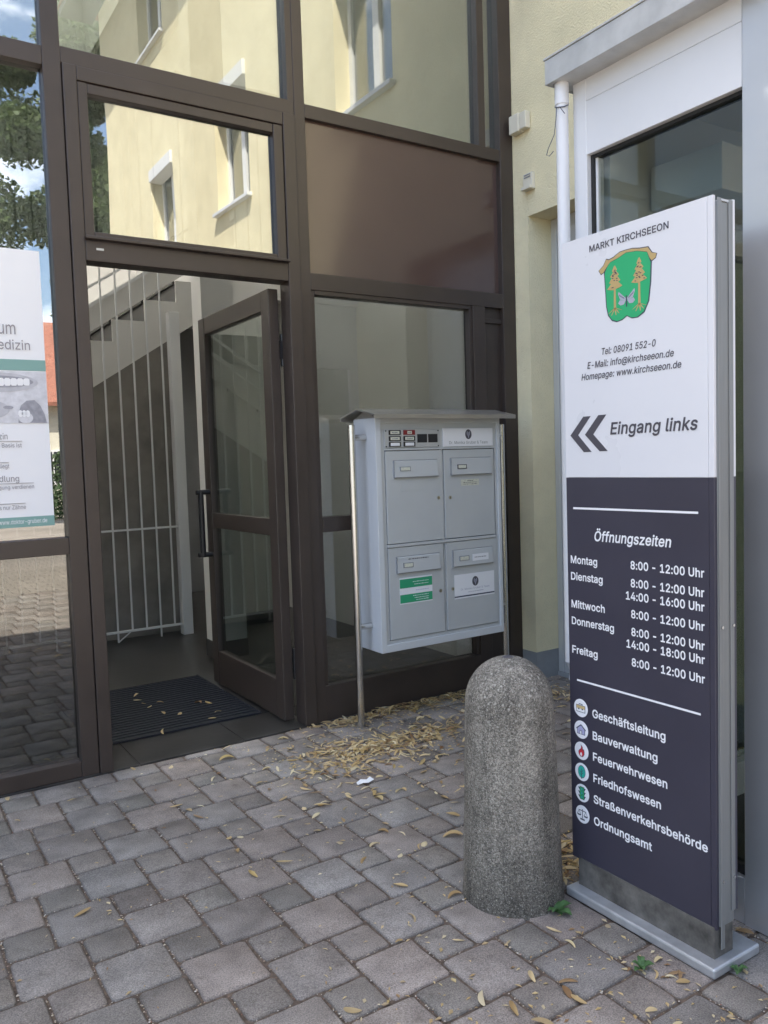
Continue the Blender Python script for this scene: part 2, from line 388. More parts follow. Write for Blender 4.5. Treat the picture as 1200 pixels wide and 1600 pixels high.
def thing(name, label, cat, loc=(0, 0, 0), group=None):
    o = bpy.data.objects.new(name, None); col.objects.link(o); o.location = loc; o.empty_display_size = .2
    return tag(o, label, cat, group)
def box(name, mat, parent, x0, x1, y0, y1, z0, z1, bevel=0):
    return MB().box(x0, x1, y0, y1, z0, z1).build(name, mat, parent, bevel=bevel)
GLY = {
'&': (448, ["197,-7 150,-2 110,12 78,34 54,62 39,96 34,133 37,163 47,189 63,213 85,235 140,279 216,335 237,352 255,375 262,405 258,427 245,445 226,457 201,461 168,453 145,431 139,416 137,399 145,363 169,327 204,284 438,0 364,0 171,231 121,293 87,344 78,370 75,398 79,430 91,458 109,481 134,499 165,510 200,513 235,510 266,499 290,482 308,459 320,433 324,404 315,362 291,325 256,293 154,217 128,195 110,174 100,154 97,131 100,108 109,87 124,70 143,57 166,49 193,46 223,50 251,59 278,75 301,95 321,121 336,151 346,186 349,224 408,224 405,180 397,144 371,92 345,62 333,47 305,23 271,7 234,-3"]),
'-': (453, ["337,244 337,188 114,188 114,244"]),
'.': (188, ["95,-4 78,-1 63,9 53,24 50,41 53,59 63,73 78,83 95,87 113,83 128,73 138,59 141,41 138,24 128,9 113,-1"]),
'0': (453, ["227,-7 174,1 130,24 95,62 69,113 57,155 50,202 48,254 50,306 57,353 69,395 95,447 130,484 174,508 227,516 279,508 323,484 358,447 384,395 396,353 403,306 405,254 403,202 396,155 384,113 359,62 323,24 279,1", "227,50 261,56 290,74 313,103 330,144 340,194 344,254 340,314 330,365 313,405 290,435 261,453 227,460 192,453 163,435 140,405 123,365 113,314 109,254 113,194 123,144 140,103 163,74 192,56"]),
'1': (453, ["76,0 76,55 391,55 391,0", "276,509 276,0 212,0 212,448 209,448 86,358 86,427 198,509"]),
'2': (453, ["64,0 64,47 234,229 282,282 311,327 318,348 320,371 317,397 308,419 293,436 273,449 250,457 224,460 196,457 172,447 153,433 139,413 130,390 127,362 66,362 71,405 86,442 111,473 143,496 182,511 225,516 268,511 306,497 337,474 361,445 376,411 381,372 378,345 371,318 357,290 336,259 267,180 153,60 153,57 389,57 389,0"]),
'4': (453, ["40,105 40,158 247,509 311,509 109,166 109,163 413,163 413,105", "282,0 282,121 282,146 282,318 343,318 343,0"]),
'5': (453, ["221,-7 178,-2 140,11 108,32 83,60 66,93 60,130 122,130 127,108 138,89 154,73 173,60 196,52 221,50 250,53 276,64 298,82 314,104 324,131 328,162 324,193 314,221 297,244 275,262 248,273 218,277 167,268 145,258 128,246 67,253 96,509 366,509 366,452 151,452 134,301 155,315 178,325 203,331 229,334 263,330 294,321 321,306 345,285 364,260 379,231 388,199 391,163 385,117 369,76 343,41 309,15 268,-1"]),
'6': (453, ["226,-7 182,-1 142,15 109,40 84,74 69,115 64,162 68,199 80,239 102,285 137,340 252,509 322,509 151,261 145,261 165,288 196,307 235,314 278,309 316,295 346,271 370,240 384,201 389,157 384,112 368,73 343,39 310,14 271,-2", "226,48 254,52 279,63 299,79 314,101 324,128 327,157 324,187 314,213 299,235 279,251 254,262 226,265 198,262 174,252 153,235 138,214 128,188 125,158 128,128 138,102 153,79 174,63 198,52"]),
'8': (453, ["226,-7 178,-2 136,11 101,33 74,62 57,96 52,135 55,166 65,195 81,220 101,241 125,256 153,265 119,282 93,308 76,342 70,380 75,417 90,450 114,477 146,498 184,511 226,516 269,511 306,498 337,477 361,450 377,417 382,380 376,342 359,308 333,282 300,267 327,256 351,241 372,220 387,195 397,166 401,135 395,96 378,62 352,33 317,11 275,-2", "226,49 258,52 285,60 307,74 323,91 333,113 337,139 333,165 322,189 305,208 283,223 256,232 226,235 196,232 169,223 147,208 130,189 119,165 115,139 119,113 129,91 145,74 167,60 195,52", "226,290 252,292 274,300 293,313 307,330 316,351 319,376 316,399 308,420 294,437 275,449 252,457 226,460 200,457 177,449 159,437 145,420 136,399 133,376 136,351 145,330 159,313 178,300 201,292"]),
'9': (453, ["226,516 271,510 310,494 343,468 368,434 384,393 389,347 385,309 373,270 350,224 315,168 200,0 130,0 301,248 307,248 287,221 257,202 218,195 175,199 137,214 106,237 83,269 68,307 64,352 69,397 85,436 110,469 143,494 182,510", "226,460 199,457 174,446 154,429 138,407 129,381 125,352 129,322 138,295 154,274 174,257 199,247 226,243 254,247 279,257 299,273 314,295 324,321 327,350 324,381 314,407 299,429 279,446 254,457"]),
':': (188, ["95,-4 78,-1 63,9 53,24 50,41 53,59 63,73 78,83 95,87 113,83 128,73 138,59 141,41 138,24 128,9 113,-1", "95,271 78,274 63,284 53,299 50,316 53,334 63,349 78,359 95,362 113,359 128,349 138,334 141,316 138,299 128,284 113,274"]),
'@': (676, ["355,-135 307,-133 262,-126 221,-114 167,-88 122,-53 87,-8 61,46 50,87 43,131 40,179 43,226 50,269 61,309 87,363 123,408 167,444 220,470 260,482 303,489 349,492 394,489 435,482 472,469 522,442 562,407 594,366 617,319 631,268 635,215 631,142 625,107 615,76 599,49 579,28 551,15 517,11 476,17 441,36 429,50 423,68 420,68 408,48 388,30 361,17 326,13 285,18 251,35 224,62 204,96 192,137 188,182 193,226 207,265 228,297 257,322 291,338 330,343 360,340 385,331 404,319 416,306 419,306 419,335 474,335 474,110 476,91 485,74 499,63 518,59 540,63 557,76 568,97 576,127 581,215 577,259 567,301 548,339 523,373 490,402 450,424 402,438 347,442 292,438 242,424 199,402 164,372 135,334 115,289 102,236 98,178 102,119 115,66 135,21 165,-17 201,-46 246,-68 298,-81 357,-85 412,-80 458,-69 489,-59 504,-107 464,-120 411,-131", "329,65 359,68 382,78 400,95 412,118 419,148 422,185 419,221 411,249 399,269 381,282 358,289 331,292 305,288 283,277 265,260 252,239 244,213 242,185 244,154 251,125 262,101 279,81 301,69"]),
'A': (480, ["16,0 201,509 276,509 463,0 395,0 287,302 264,372 232,478 245,478 213,371 191,302 85,0", "110,142 110,199 370,199 370,142"]),
'B': (456, ["60,0 60,509 241,509 289,504 329,491 359,469 381,442 394,410 398,374 395,344 387,320 373,301 356,286 315,267 315,262 339,257 363,245 385,227 402,203 414,173 418,136 413,100 400,67 377,39 344,18 301,4 247,0", "125,57 245,57 296,63 330,80 349,105 355,137 352,161 342,184 327,203 306,218 279,228 248,231 125,231", "125,285 238,285 265,288 288,296 308,309 323,326 333,348 336,372 330,403 313,429 283,446 240,452 125,452"]),
'C': (510, ["267,-7 225,-3 186,7 150,25 119,49 92,79 70,115 53,157 44,203 40,254 44,305 53,352 70,393 92,429 119,459 150,484 186,501 225,512 267,516 305,513 340,504 373,490 402,471 427,447 448,418 463,385 473,348 408,348 401,373 389,395 357,428 315,449 267,456 223,450 184,432 150,403 125,364 109,314 103,254 109,194 125,145 151,105 184,76 223,59 267,53 315,60 357,81 389,114 408,160 473,160 463,124 448,91 428,62 402,38 373,19 341,5 305,-4"]),
'D': (502, ["219,0 96,0 96,57 215,57 272,63 318,81 354,110 379,149 394,198 399,255 394,312 379,361 354,399 320,428 275,446 221,452 93,452 93,509 225,509 273,505 315,495 353,478 399,441 433,391 449,351 458,306 462,255 458,205 449,159 433,119 411,83 384,54 351,31 312,14 268,3", "125,509 125,0 60,0 60,509"]),
'E': (419, ["60,0 60,509 372,509 372,452 125,452 125,286 355,286 355,229 125,229 125,57 375,57 375,0"]),
'F': (410, ["60,0 60,509 369,509 369,452 125,452 125,278 346,278 346,221 125,221 125,0"]),
'G': (520, ["269,-7 225,-3 185,7 149,25 118,49 91,79 69,116 53,157 43,203 40,254 43,305 53,352 69,393 91,429 117,459 149,484 184,501 223,512 265,516 304,513 340,504 374,489 403,469 429,445 449,416 465,384 474,349 408,349 387,393 356,427 315,448 265,456 222,450 183,432 150,404 125,364 109,314 103,254 109,194 125,145 151,105 184,76 224,59 269,53 309,57 345,71 374,93 396,123 410,160 415,202 434,199 283,199 283,256 478,256 478,200 471,141 451,91 419,50 377,19 326,0"]),
'H': (517, ["60,0 60,509 125,509 125,289 392,289 392,509 457,509 457,0 392,0 392,232 125,232 125,0"]),
'I': (300, ["31,0 31,57 118,57 118,452 31,452 31,509 269,509 269,452 183,452 183,57 269,57 269,0"]),
'K': (467, ["104,145 104,216 139,261 174,303 212,344 364,509 448,509 231,276 228,276", "60,0 60,509 125,509 125,334 124,225 125,193 125,0", "372,0 188,259 228,309 449,0"]),
'M': (628, ["60,0 60,509 152,509 277,187 287,159 299,123 311,84 322,49 307,49 318,83 330,121 342,158 352,187 476,509 568,509 568,0 504,0 504,291 504,327 505,369 506,413 507,457 513,457 498,409 482,363 467,322 456,291 342,0 286,0 170,291 159,321 145,361 129,408 112,457 119,457 120,416 121,372 122,328 122,291 122,0"]),
'N': (523, ["60,0 60,509 136,509 343,183 363,151 388,107 414,55 405,54 401,108 399,157 399,195 399,509 463,509 463,0 387,0 202,290 177,331 148,381 108,452 119,454 122,384 124,328 125,291 125,0"]),
'O': (533, ["267,-7 225,-3 186,7 150,25 119,49 92,79 70,115 53,157 44,203 40,254 44,305 53,352 70,393 92,429 119,459 150,484 186,501 225,512 267,516 309,512 348,501 384,484 415,459 442,429 464,393 480,352 490,305 493,254 490,203 480,157 464,115 442,79 415,49 384,25 348,7 309,-3", "267,53 310,59 349,76 383,105 408,144 425,194 430,254 425,314 408,365 383,404 349,433 310,450 267,456 223,450 184,433 151,404 125,364 109,314 103,254 109,194 125,144 151,105 184,76 223,59"]),
'R': (449, ["60,0 60,509 236,509 290,504 333,489 367,465 390,433 405,395 409,352 405,309 390,271 367,240 333,217 289,203 236,198 96,198 96,255 234,255 269,258 298,267 319,281 334,300 342,324 345,352 342,380 334,405 319,425 298,440 269,449 233,452 125,452 125,0", "353,0 230,229 303,229 428,0"]),
'S': (447, ["224,-9 172,-4 128,9 91,31 64,60 46,96 38,137 104,137 110,110 123,88 142,71 166,59 194,52 224,49 257,52 286,60 311,74 329,92 341,114 346,139 342,161 332,179 316,193 296,205 245,222 184,239 128,260 86,289 60,326 52,372 58,413 75,448 102,476 138,498 180,511 227,516 275,511 316,498 351,476 377,449 394,415 401,378 337,378 326,412 302,437 267,453 225,459 194,456 167,448 145,435 129,418 118,398 115,376 119,352 131,334 148,319 169,308 212,293 264,279 312,264 359,238 379,220 395,198 405,171 408,139 403,99 386,64 360,34 323,11 278,-4"]),
'T': (449, ["32,452 32,509 417,509 417,452 257,452 257,0 193,0 193,452"]),
'U': (517, ["259,-8 203,-2 154,15 114,43 85,80 66,124 60,173 60,509 124,509 124,178 128,144 141,113 160,87 187,68 220,56 259,52 298,56 331,68 357,87 377,113 389,144 393,178 393,509 457,509 457,173 451,124 433,80 403,43 363,15 315,-2"]),
'Z': (438, ["42,0 42,46 273,385 306,431 341,476 348,454 285,452 223,452 40,452 40,509 397,509 397,462 169,129 134,81 97,33 90,54 152,57 214,57 399,57 399,0"]),
'a': (389, ["160,-9 126,-5 94,5 68,22 48,45 35,73 30,108 34,138 43,161 58,179 78,193 125,211 178,220 234,227 265,235 273,243 276,255 273,279 267,297 256,311 240,322 220,329 196,331 171,329 149,322 118,301 100,274 41,291 57,322 79,346 104,364 133,375 163,382 194,384 239,379 286,360 306,343 322,320 333,290 337,251 337,0 277,0 277,52 272,52 252,25 215,1 190,-6", "170,45 202,49 228,59 248,74 263,93 272,115 276,138 276,190 259,182 231,176 200,171 175,168 134,159 117,150 103,139 95,124 92,105 94,87 102,72 114,61 130,52"]),
'b': (424, ["229,-8 198,-5 172,4 138,31 118,59 112,59 112,0 53,0 53,509 114,509 114,319 118,319 137,346 171,373 197,381 229,384 274,378 313,361 345,332 370,293 385,245 390,189 385,133 370,84 346,45 313,16 274,-2", "220,47 253,51 279,66 301,88 316,117 325,151 328,189 325,227 316,261 301,290 280,311 253,325 220,330 188,325 161,312 140,291 125,263 116,229 113,189 116,150 125,115 140,86 162,65 188,51"]),
'c': (396, ["207,-8 159,-2 117,16 82,46 56,85 40,133 34,187 40,243 56,291 82,330 117,360 159,378 207,384 260,377 305,356 340,322 362,277 303,262 290,289 270,311 242,325 207,330 173,325 145,310 124,287 108,258 99,224 96,187 99,151 108,117 124,89 145,66 173,51 207,46 243,52 271,66 292,89 304,117 363,102 354,78 341,56 306,21 261,-1"]),
'd': (424, ["195,-8 151,-2 111,16 79,45 55,84 39,133 34,189 39,245 55,293 79,332 112,361 151,378 196,384 228,381 253,373 287,346 306,319 311,319 311,509 372,509 372,0 313,0 313,59 307,59 287,31 252,4 227,-5", "205,47 236,51 263,65 284,86 299,115 309,150 312,189 309,229 300,263 284,291 263,312 237,325 205,330 172,325 145,311 124,290 108,261 99,227 96,189 99,151 109,117 124,88 145,66 172,51"]),
'e': (404, ["212,-8 161,-2 117,16 82,46 56,85 40,132 34,187 39,242 55,290 81,329 115,359 157,378 205,384 236,382 266,374 294,361 319,341 341,315 357,282 368,242 371,194 371,169 75,169 75,221 338,221 310,202 307,237 298,269 283,294 263,314 237,326 205,330 173,326 146,313 125,294 109,270 99,241 96,211 96,178 100,139 110,106 128,80 151,61 179,50 212,46 254,53 285,73 306,105 365,91 353,63 335,39 311,19 283,4 249,-5"]),
'f': (254, ["228,379 228,327 6,327 6,379", "81,0 81,432 84,461 96,486 113,505 135,519 161,527 187,530 222,527 243,521 227,468 215,472 195,474 171,470 154,460 145,443 142,419 142,0"]),
'g': (425, ["207,-151 168,-148 134,-140 105,-127 82,-110 64,-91 51,-69 101,-41 122,-66 154,-88 178,-95 207,-97 249,-92 282,-75 304,-47 311,-6 311,68 306,68 287,41 252,16 227,8 195,5 152,10 113,27 80,53 55,90 39,136 34,191 39,246 55,293 80,332 112,361 152,378 196,384 228,382 253,373 288,346 308,319 313,319 313,379 372,379 372,-9 367,-54 350,-90 324,-117 291,-136 251,-147", "205,59 237,63 264,75 285,95 300,121 309,154 312,193 309,231 300,264 285,291 264,312 237,325 205,330 172,325 145,312 124,290 109,262 99,229 96,193 99,155 109,123 124,96 145,76 172,63"]),
'h': (410, ["114,227 114,0 53,0 53,509 114,509 114,287 102,287 124,332 152,362 187,379 227,384 264,380 295,369 321,349 341,321 353,285 357,240 357,0 296,0 296,235 290,275 273,304 246,323 210,329 184,326 161,317 141,303 126,283 117,257"]),
'i': (167, ["53,0 53,379 114,379 114,0", "84,443 67,446 54,455 44,468 41,483 44,499 54,512 67,521 84,524 100,521 114,512 123,499 126,483 123,468 114,455 100,446"]),
'k': (381, ["110,137 110,212 121,212 284,379 360,379 184,199 177,199", "53,0 53,509 114,509 114,0", "294,0 148,186 191,229 372,0"]),
'l': (189, ["139,-2 101,3 74,20 58,47 53,84 53,509 114,509 114,99 115,77 120,62 130,54 146,52 160,53 170,54 181,3 162,-1"]),
'm': (610, ["53,0 53,379 112,379 112,295 108,295 118,323 132,346 151,363 172,376 195,384 219,386 257,380 287,361 309,331 321,295 312,295 322,321 337,343 357,361 381,375 407,383 437,386 468,383 497,372 522,354 541,328 553,296 557,255 557,0 496,0 496,254 490,289 473,313 447,326 419,330 395,328 374,320 358,307 345,290 338,270 335,247 335,0 274,0 274,260 269,288 253,311 229,326 199,330 178,328 158,320 140,307 126,289 117,266 114,238 114,0"]),
'n': (410, ["114,227 114,0 53,0 53,379 112,379 112,287 102,287 124,332 152,362 187,379 227,384 264,380 295,369 321,349 341,321 353,285 357,240 357,0 296,0 296,235 290,275 273,304 246,323 210,329 184,326 161,317 141,303 126,283 117,257"]),
'o': (415, ["207,-8 159,-2 117,16 82,46 56,85 40,133 34,187 40,243 56,291 82,330 117,360 159,378 207,384 256,378 299,360 333,330 359,291 376,243 381,187 376,133 359,85 333,46 299,16 256,-2", "207,46 242,51 270,66 292,89 307,117 316,151 319,187 316,224 307,258 292,287 270,310 242,325 207,330 173,325 145,310 124,287 108,258 99,224 96,187 99,151 108,117 124,89 145,66 173,51"]),
'p': (424, ["53,-143 53,379 112,379 112,319 118,319 137,346 171,373 197,381 229,384 274,378 313,361 345,332 370,293 385,245 390,189 385,133 370,84 346,45 313,16 274,-2 229,-8 198,-5 173,4 138,31 118,59 114,59 114,-143", "220,47 253,51 279,66 301,88 316,117 325,151 328,189 325,227 316,261 301,290 280,311 253,325 220,330 188,325 161,312 140,291 125,263 116,229 113,189 116,150 125,115 140,86 162,65 188,51"]),
'r': (259, ["53,0 53,379 112,379 112,321 115,321 130,347 152,367 181,380 213,385 229,384 243,384 243,322 230,324 207,326 182,323 159,315 140,301 126,284 117,262 114,237 114,0"]),
's': (365, ["182,-8 145,-5 112,3 84,18 62,38 45,63 36,94 94,107 105,79 124,60 150,49 181,45 217,50 244,62 262,81 268,103 265,121 254,136 237,147 212,155 149,170 104,186 72,208 53,237 47,274 51,305 65,332 87,354 115,370 149,381 187,384 223,381 254,372 279,358 299,339 314,316 324,290 268,277 258,298 243,316 219,328 187,333 156,329 131,317 114,299 109,277 112,258 124,243 144,232 172,223 229,209 275,194 306,171 325,142 331,107 326,75 312,47 290,24 260,6 223,-5"]),
't': (227, ["204,379 204,327 6,327 6,379", "65,471 126,471 126,98 128,76 136,61 150,53 170,50 185,51 202,54 213,2 192,-3 168,-4 125,2 92,21 72,52 65,93"]),
'u': (410, ["182,-5 146,-1 115,11 89,31 69,59 57,95 53,139 53,379 114,379 114,144 119,105 137,75 164,56 200,50 226,53 249,62 268,77 283,97 293,122 296,153 296,379 357,379 357,0 298,0 298,92 307,92 286,47 257,17 222,0"]),
'v': (389, ["163,0 17,379 84,379 165,155 187,87 206,21 184,21 203,87 224,155 305,379 371,379 226,0"]),
'w': (567, ["138,0 23,379 87,379 133,214 154,137 175,41 165,41 186,135 206,214 252,379 316,379 362,214 382,136 402,41 391,41 413,135 434,214 480,379 545,379 429,0 368,0 319,172 305,225 291,280 277,338 291,338 277,280 263,225 248,172 199,0"]),
'z': (380, ["42,0 42,46 254,320 254,323 48,323 48,379 333,379 333,331 126,60 126,56 339,56 339,0"]),
'Ö': (533, ["267,-7 225,-3 186,7 150,25 119,49 92,79 70,115 53,157 44,203 40,254 44,305 53,352 70,393 92,429 119,459 150,484 186,501 225,512 267,516 309,512 348,501 384,484 415,459 442,429 464,393 480,352 490,305 493,254 490,203 480,157 464,115 442,79 415,49 384,25 348,7 309,-3", "267,53 310,59 349,76 383,105 408,144 425,194 430,254 425,314 408,365 383,404 349,433 310,450 267,456 223,450 184,433 151,404 125,364 109,314 103,254 109,194 125,144 151,105 184,76 223,59", "339,572 323,575 310,584 301,597 298,612 301,628 310,641 323,650 339,653 355,650 368,641 376,628 379,612 376,597 368,584 355,575", "195,572 180,575 167,584 158,597 155,612 158,628 167,641 180,650 195,653 211,650 224,641 233,628 236,612 233,597 224,584 211,575"]),
'ß': (441, ["122,362 122,0 60,0 60,362 64,409 77,447 99,477 143,506 197,516 229,512 260,503 289,486 312,463 327,432 332,393 325,351 309,322 292,299 285,272 288,256 297,241 327,215 362,188 391,152 400,129 403,100 399,69 386,42 366,21 340,6 307,-4 269,-7 207,1 164,20 187,74 217,58 238,52 265,50 297,53 321,64 337,81 342,104 339,123 330,139 300,167 264,194 235,227 226,247 223,272 224,291 230,306 247,329 264,353 272,388 266,420 250,442 226,455 197,459 164,453 141,435 127,405"]),
'ä': (389, ["160,-9 126,-5 94,5 68,22 48,45 35,73 30,108 34,138 43,161 58,179 78,193 125,211 178,220 234,227 265,235 273,243 276,255 273,279 267,297 256,311 240,322 220,329 196,331 171,329 149,322 118,301 100,274 41,291 57,322 79,346 104,364 133,375 163,382 194,384 239,379 286,360 306,343 322,320 333,290 337,251 337,0 277,0 277,52 272,52 252,25 215,1 190,-6", "170,45 202,49 228,59 248,74 263,93 272,115 276,138 276,190 259,182 231,176 200,171 175,168 134,159 117,150 103,139 95,124 92,105 94,87 102,72 114,61 130,52", "261,443 246,446 233,455 224,468 221,483 224,499 233,512 246,520 261,523 277,520 290,512 299,499 301,483 299,468 290,455 277,446", "117,443 102,446 89,455 80,468 77,483 80,499 89,512 102,520 117,523 133,520 146,512 155,499 158,483 155,468 146,455 133,446"]),
'ö': (415, ["207,-8 159,-2 117,16 82,46 56,85 40,133 34,187 40,243 56,291 82,330 117,360 159,378 207,384 256,378 299,360 333,330 359,291 376,243 381,187 376,133 359,85 333,46 299,16 256,-2", "207,46 242,51 270,66 292,89 307,117 316,151 319,187 316,224 307,258 292,287 270,310 242,325 207,330 173,325 145,310 124,287 108,258 99,224 96,187 99,151 108,117 124,89 145,66 173,51", "279,443 264,446 251,455 242,468 239,483 242,499 251,512 264,520 279,523 295,520 308,512 317,499 320,483 317,468 308,455 295,446", "136,443 120,446 107,455 98,468 95,483 98,499 107,512 120,520 136,523 151,520 164,512 173,499 176,483 173,468 164,455 151,446"]),
' ': (188, []),
}

CAPH = max(int(q.split(',')[1]) for q in GLY['H'][1][0].split())
from mathutils.geometry import delaunay_2d_cdt
GCACHE = {}
def _wind(p, x, y):
    n = 0
    for k in range(len(p)):
        (x0, y0), (x1, y1) = p[k - 1], p[k]
        if (y0 <= y) != (y1 <= y):
            c = (x1 - x0) * (y - y0) - (x - x0) * (y1 - y0)
            if y1 > y0 and c > 0: n += 1
            elif y1 < y0 and c < 0: n -= 1
    return n
def glyph_mesh(ch, bold):
    """filled glyph (non-zero rule) as verts + triangles, strokes thickened by bold (1/1000 em)"""
    if (ch, bold) in GCACHE: return GCACHE[ch, bold]
    cs = [[tuple(map(int, q.split(','))) for q in c.split()] for c in GLY[ch][1]]
    area = lambda p: sum(p[k - 1][0] * p[k][1] - p[k][0] * p[k - 1][1] for k in range(len(p)))
    outs = []
    if cs:
        sg = 1 if area(max(cs, key=lambda p: abs(area(p)))) > 0 else -1
        for p in cs:
            n = len(p); r_ = []
            for k in range(n):
                a, b, c = Vector(p[k - 1]), Vector(p[k]), Vector(p[(k + 1) % n])
                d1, d2 = (b - a).normalized(), (c - b).normalized()
                m_ = (Vector((d1.y, -d1.x)) + Vector((d2.y, -d2.x))) * sg
                m_ = m_ / max(.7, m_.length_squared / 2)
                q = b + m_ * bold; r_.append((q.x, q.y))
            outs.append(r_)
    vs, es = [], []
    for r_ in outs:
        i = len(vs); n = len(r_); vs += [Vector(q) for q in r_]; es += [(i + k, i + (k + 1) % n) for k in range(n)]
    if vs:
        V, _, F, *_r = delaunay_2d_cdt(vs, es, [], 0, .01)
        keep = []
        for f in F:
            cx = sum(V[k].x for k in f) / len(f); cy = sum(V[k].y for k in f) / len(f)
            if sum(_wind(r_, cx, cy) for r_ in outs) != 0: keep.append(tuple(f))
        GCACHE[ch, bold] = ([tuple(q) for q in V], keep)
    else: GCACHE[ch, bold] = ([], [])
    return GCACHE[ch, bold]
def text(body, name, mat, parent, fn, u0, u1, v, cap, bold=0., shear=0.):
    """Lettering as a flat mesh: baseline from u0 to u1 at height v, capital height cap; fn(u, v) -> xyz."""
    P, F, x = [], [], 0.
    for ch in body:
        V, T = glyph_mesh(ch, bold); i = len(P)
        P += [(x + a + b * shear, b) for a, b in V]; F += [tuple(i + k for k in t) for t in T]
        x += GLY[ch][0] + bold * .6
    used = {k for t in F for k in t}
    x0, x1 = min(P[k][0] for k in used), max(P[k][0] for k in used)
    sx = (u1 - u0) / (x1 - x0); sy = cap / CAPH
    m_ = MB(); m_.v = [tuple(fn(u0 + (a - x0) * sx, v + b * sy)) for a, b in P]; m_.f = F; m_.m = [0] * len(F)
    return m_.build(name, mat, parent, fixn=False)
# ================================================================ SETTING: ground, paving, floors
s = tag(MB().box(-160, 160, -200, 160, -.5, -.0075).build('ground', 'soil'), kind='structure')
PX0, PX1, PY0, PY1 = -8.2, .3, -6.6, -.035
f = MB()
for (x0, x1, y0, y1) in ((-150, PX0, -190, -.03), (PX1, 150, -190, -.03), (PX0, PX1, -190, PY0)):
    f.face([(x0, y0, -.001), (x1, y0, -.001), (x1, y1, -.001), (x0, y1, -.001)])
tag(f.build('forecourt', 'farpave', fixn=False), kind='structure')

def paving():
    rnd = random.Random(3)
    A, B, SY = .216, .148, 1.03
    ox, oy = -2.927, -1.147
    V, F, T = [], [], []
    def stone(x0, x1, y0, y1, tone):
        y1 = min(y1, PY1); x0 = max(x0, PX0); x1 = min(x1, PX1); y0 = max(y0, PY0)
        if x1 - x0 < .03 or y1 - y0 < .03: return
        g = .0036 + rnd.uniform(-.0006, .0008); x0 += g; x1 -= g; y0 += g; y1 -= g
        near = y0 > -4.2 and x0 > -5
        k = 4 if near else 1
        pts = []
        cs = [(x0, y0), (x1, y0), (x1, y1), (x0, y1)]
        cut = .010
        for a in range(4):
            p, q = Vector(cs[a]), Vector(cs[(a + 1) % 4]); d = (q - p).normalized()
            for j in range(k + 1):
                t = j / k
                pt = p + d * cut + (q - p - d * cut * 2) * t
                jit = .0019 if near else 0
                pts.append((pt.x + rnd.uniform(-jit, jit), pt.y + rnd.uniform(-jit, jit)))
        n = len(pts); cx, cy = (x0 + x1) / 2, (y0 + y1) / 2
        tx, ty, dz = rnd.uniform(-.008, .008), rnd.uniform(-.008, .008), rnd.uniform(-.0018, .0012)
        i = len(V)
        hx, hy = (x1 - x0) / 2, (y1 - y0) / 2
        for ins, z in ((0, -.03), (.0, -.0075), (.0030, -.0032), (.0075, 0.0)):
            for (px, py) in pts:
                qx = cx + (px - cx) * (1 - ins / hx); qy = cy + (py - cy) * (1 - ins / hy)
                V.append((qx, qy, z + dz + (qx - cx) * tx + (qy - cy) * ty))
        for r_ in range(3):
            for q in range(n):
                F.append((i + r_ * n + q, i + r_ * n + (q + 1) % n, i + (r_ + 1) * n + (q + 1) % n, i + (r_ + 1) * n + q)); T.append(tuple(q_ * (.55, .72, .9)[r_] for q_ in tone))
        F.append(tuple(i + 3 * n + q for q in range(n))); T.append(tone)
    for i in range(-60, 60):
        for j in range(-60, 60):
            x = ox + i * A + j * B; y = oy + (-i * B + j * A) * SY
            if x < PX0 - .3 or x > PX1 + .1 or y < PY0 - .1 or y > PY1 + .5: continue
            t = rnd.uniform(.86, 1.10); wv = rnd.uniform(-.012, .012)
            stone(x, x + A, y - A * SY, y, (.292 * t + wv, .258 * t, .229 * t - wv * .4))
            t = rnd.uniform(.82, 1.12); wv = rnd.uniform(-.008, .008)
            stone(x + A - B, x + A, y - (A + B) * SY, y - A * SY, (.240 * t + wv, .212 * t, .184 * t))
    me = bpy.data.meshes.new('paving'); me.from_pydata(V, [], F); me.materials.append(M['paver'])
    ca = me.color_attributes.new('tone', 'FLOAT_COLOR', 'CORNER')
    arr = []
    for p in me.polygons: arr += [*T[p.index], 1] * p.loop_total
    ca.data.foreach_set('color', arr)
    me.polygons.foreach_set('use_smooth', [True] * len(F)); me.set_sharp_from_angle(angle=R(50))
    o = bpy.data.objects.new('paving', me); col.objects.link(o); tag(o, kind='structure')
paving()
# hall floor, threshold slabs
tag(MB().box(-6.9, -.01, .36, 8.3, -.3, .004).build('hall_floor', 'floor'), kind='structure')
f = MB()
xs = [-6.9, -5.2, -4.1, -3.35, -2.62, -2.05, -1.63, -.9, -.01]
for a, b in zip(xs, xs[1:]): f.box(a + .002, b - .002, -.03, .357, -.3, .002)
tag(f.build('threshold_slabs', 'floor', bevel=.002), kind='structure')

# ================================================================ GLASS ENTRANCE FRONT
T1a, T1b = 3.408, 3.483
front = thing('glass_entrance_front', 'tall brown framed glass entrance front with an open door and brown panel above the mailboxes', 'glass facade', (-3, 0, 0))
FY0, FY1 = -.02, .075
def post(x0, x1, z0=0., z1=7.0, y0=FY0, y1=FY1): return box('post', 'brown', front, x0, x1, y0, y1, z0, z1, .003)
def rail(x0, x1, z0, z1, y0=FY0 + .003, y1=FY1 - .003): return box('transom', 'brown', front, x0, x1, y0, y1, z0, z1, .003)
def pane(x0, x1, z0, z1, mat, y=.03, name='pane'): return box(name, mat, front, x0 - .008, x1 + .008, y, y + .008, z0 - .008, z1 + .008)
post(-2.898, -2.816)
post(-1.598, -1.533)
post(-.112, -.003, y1=.12)
for x in (-4.25, -5.6, -6.9): post(x - .04, x + .04)
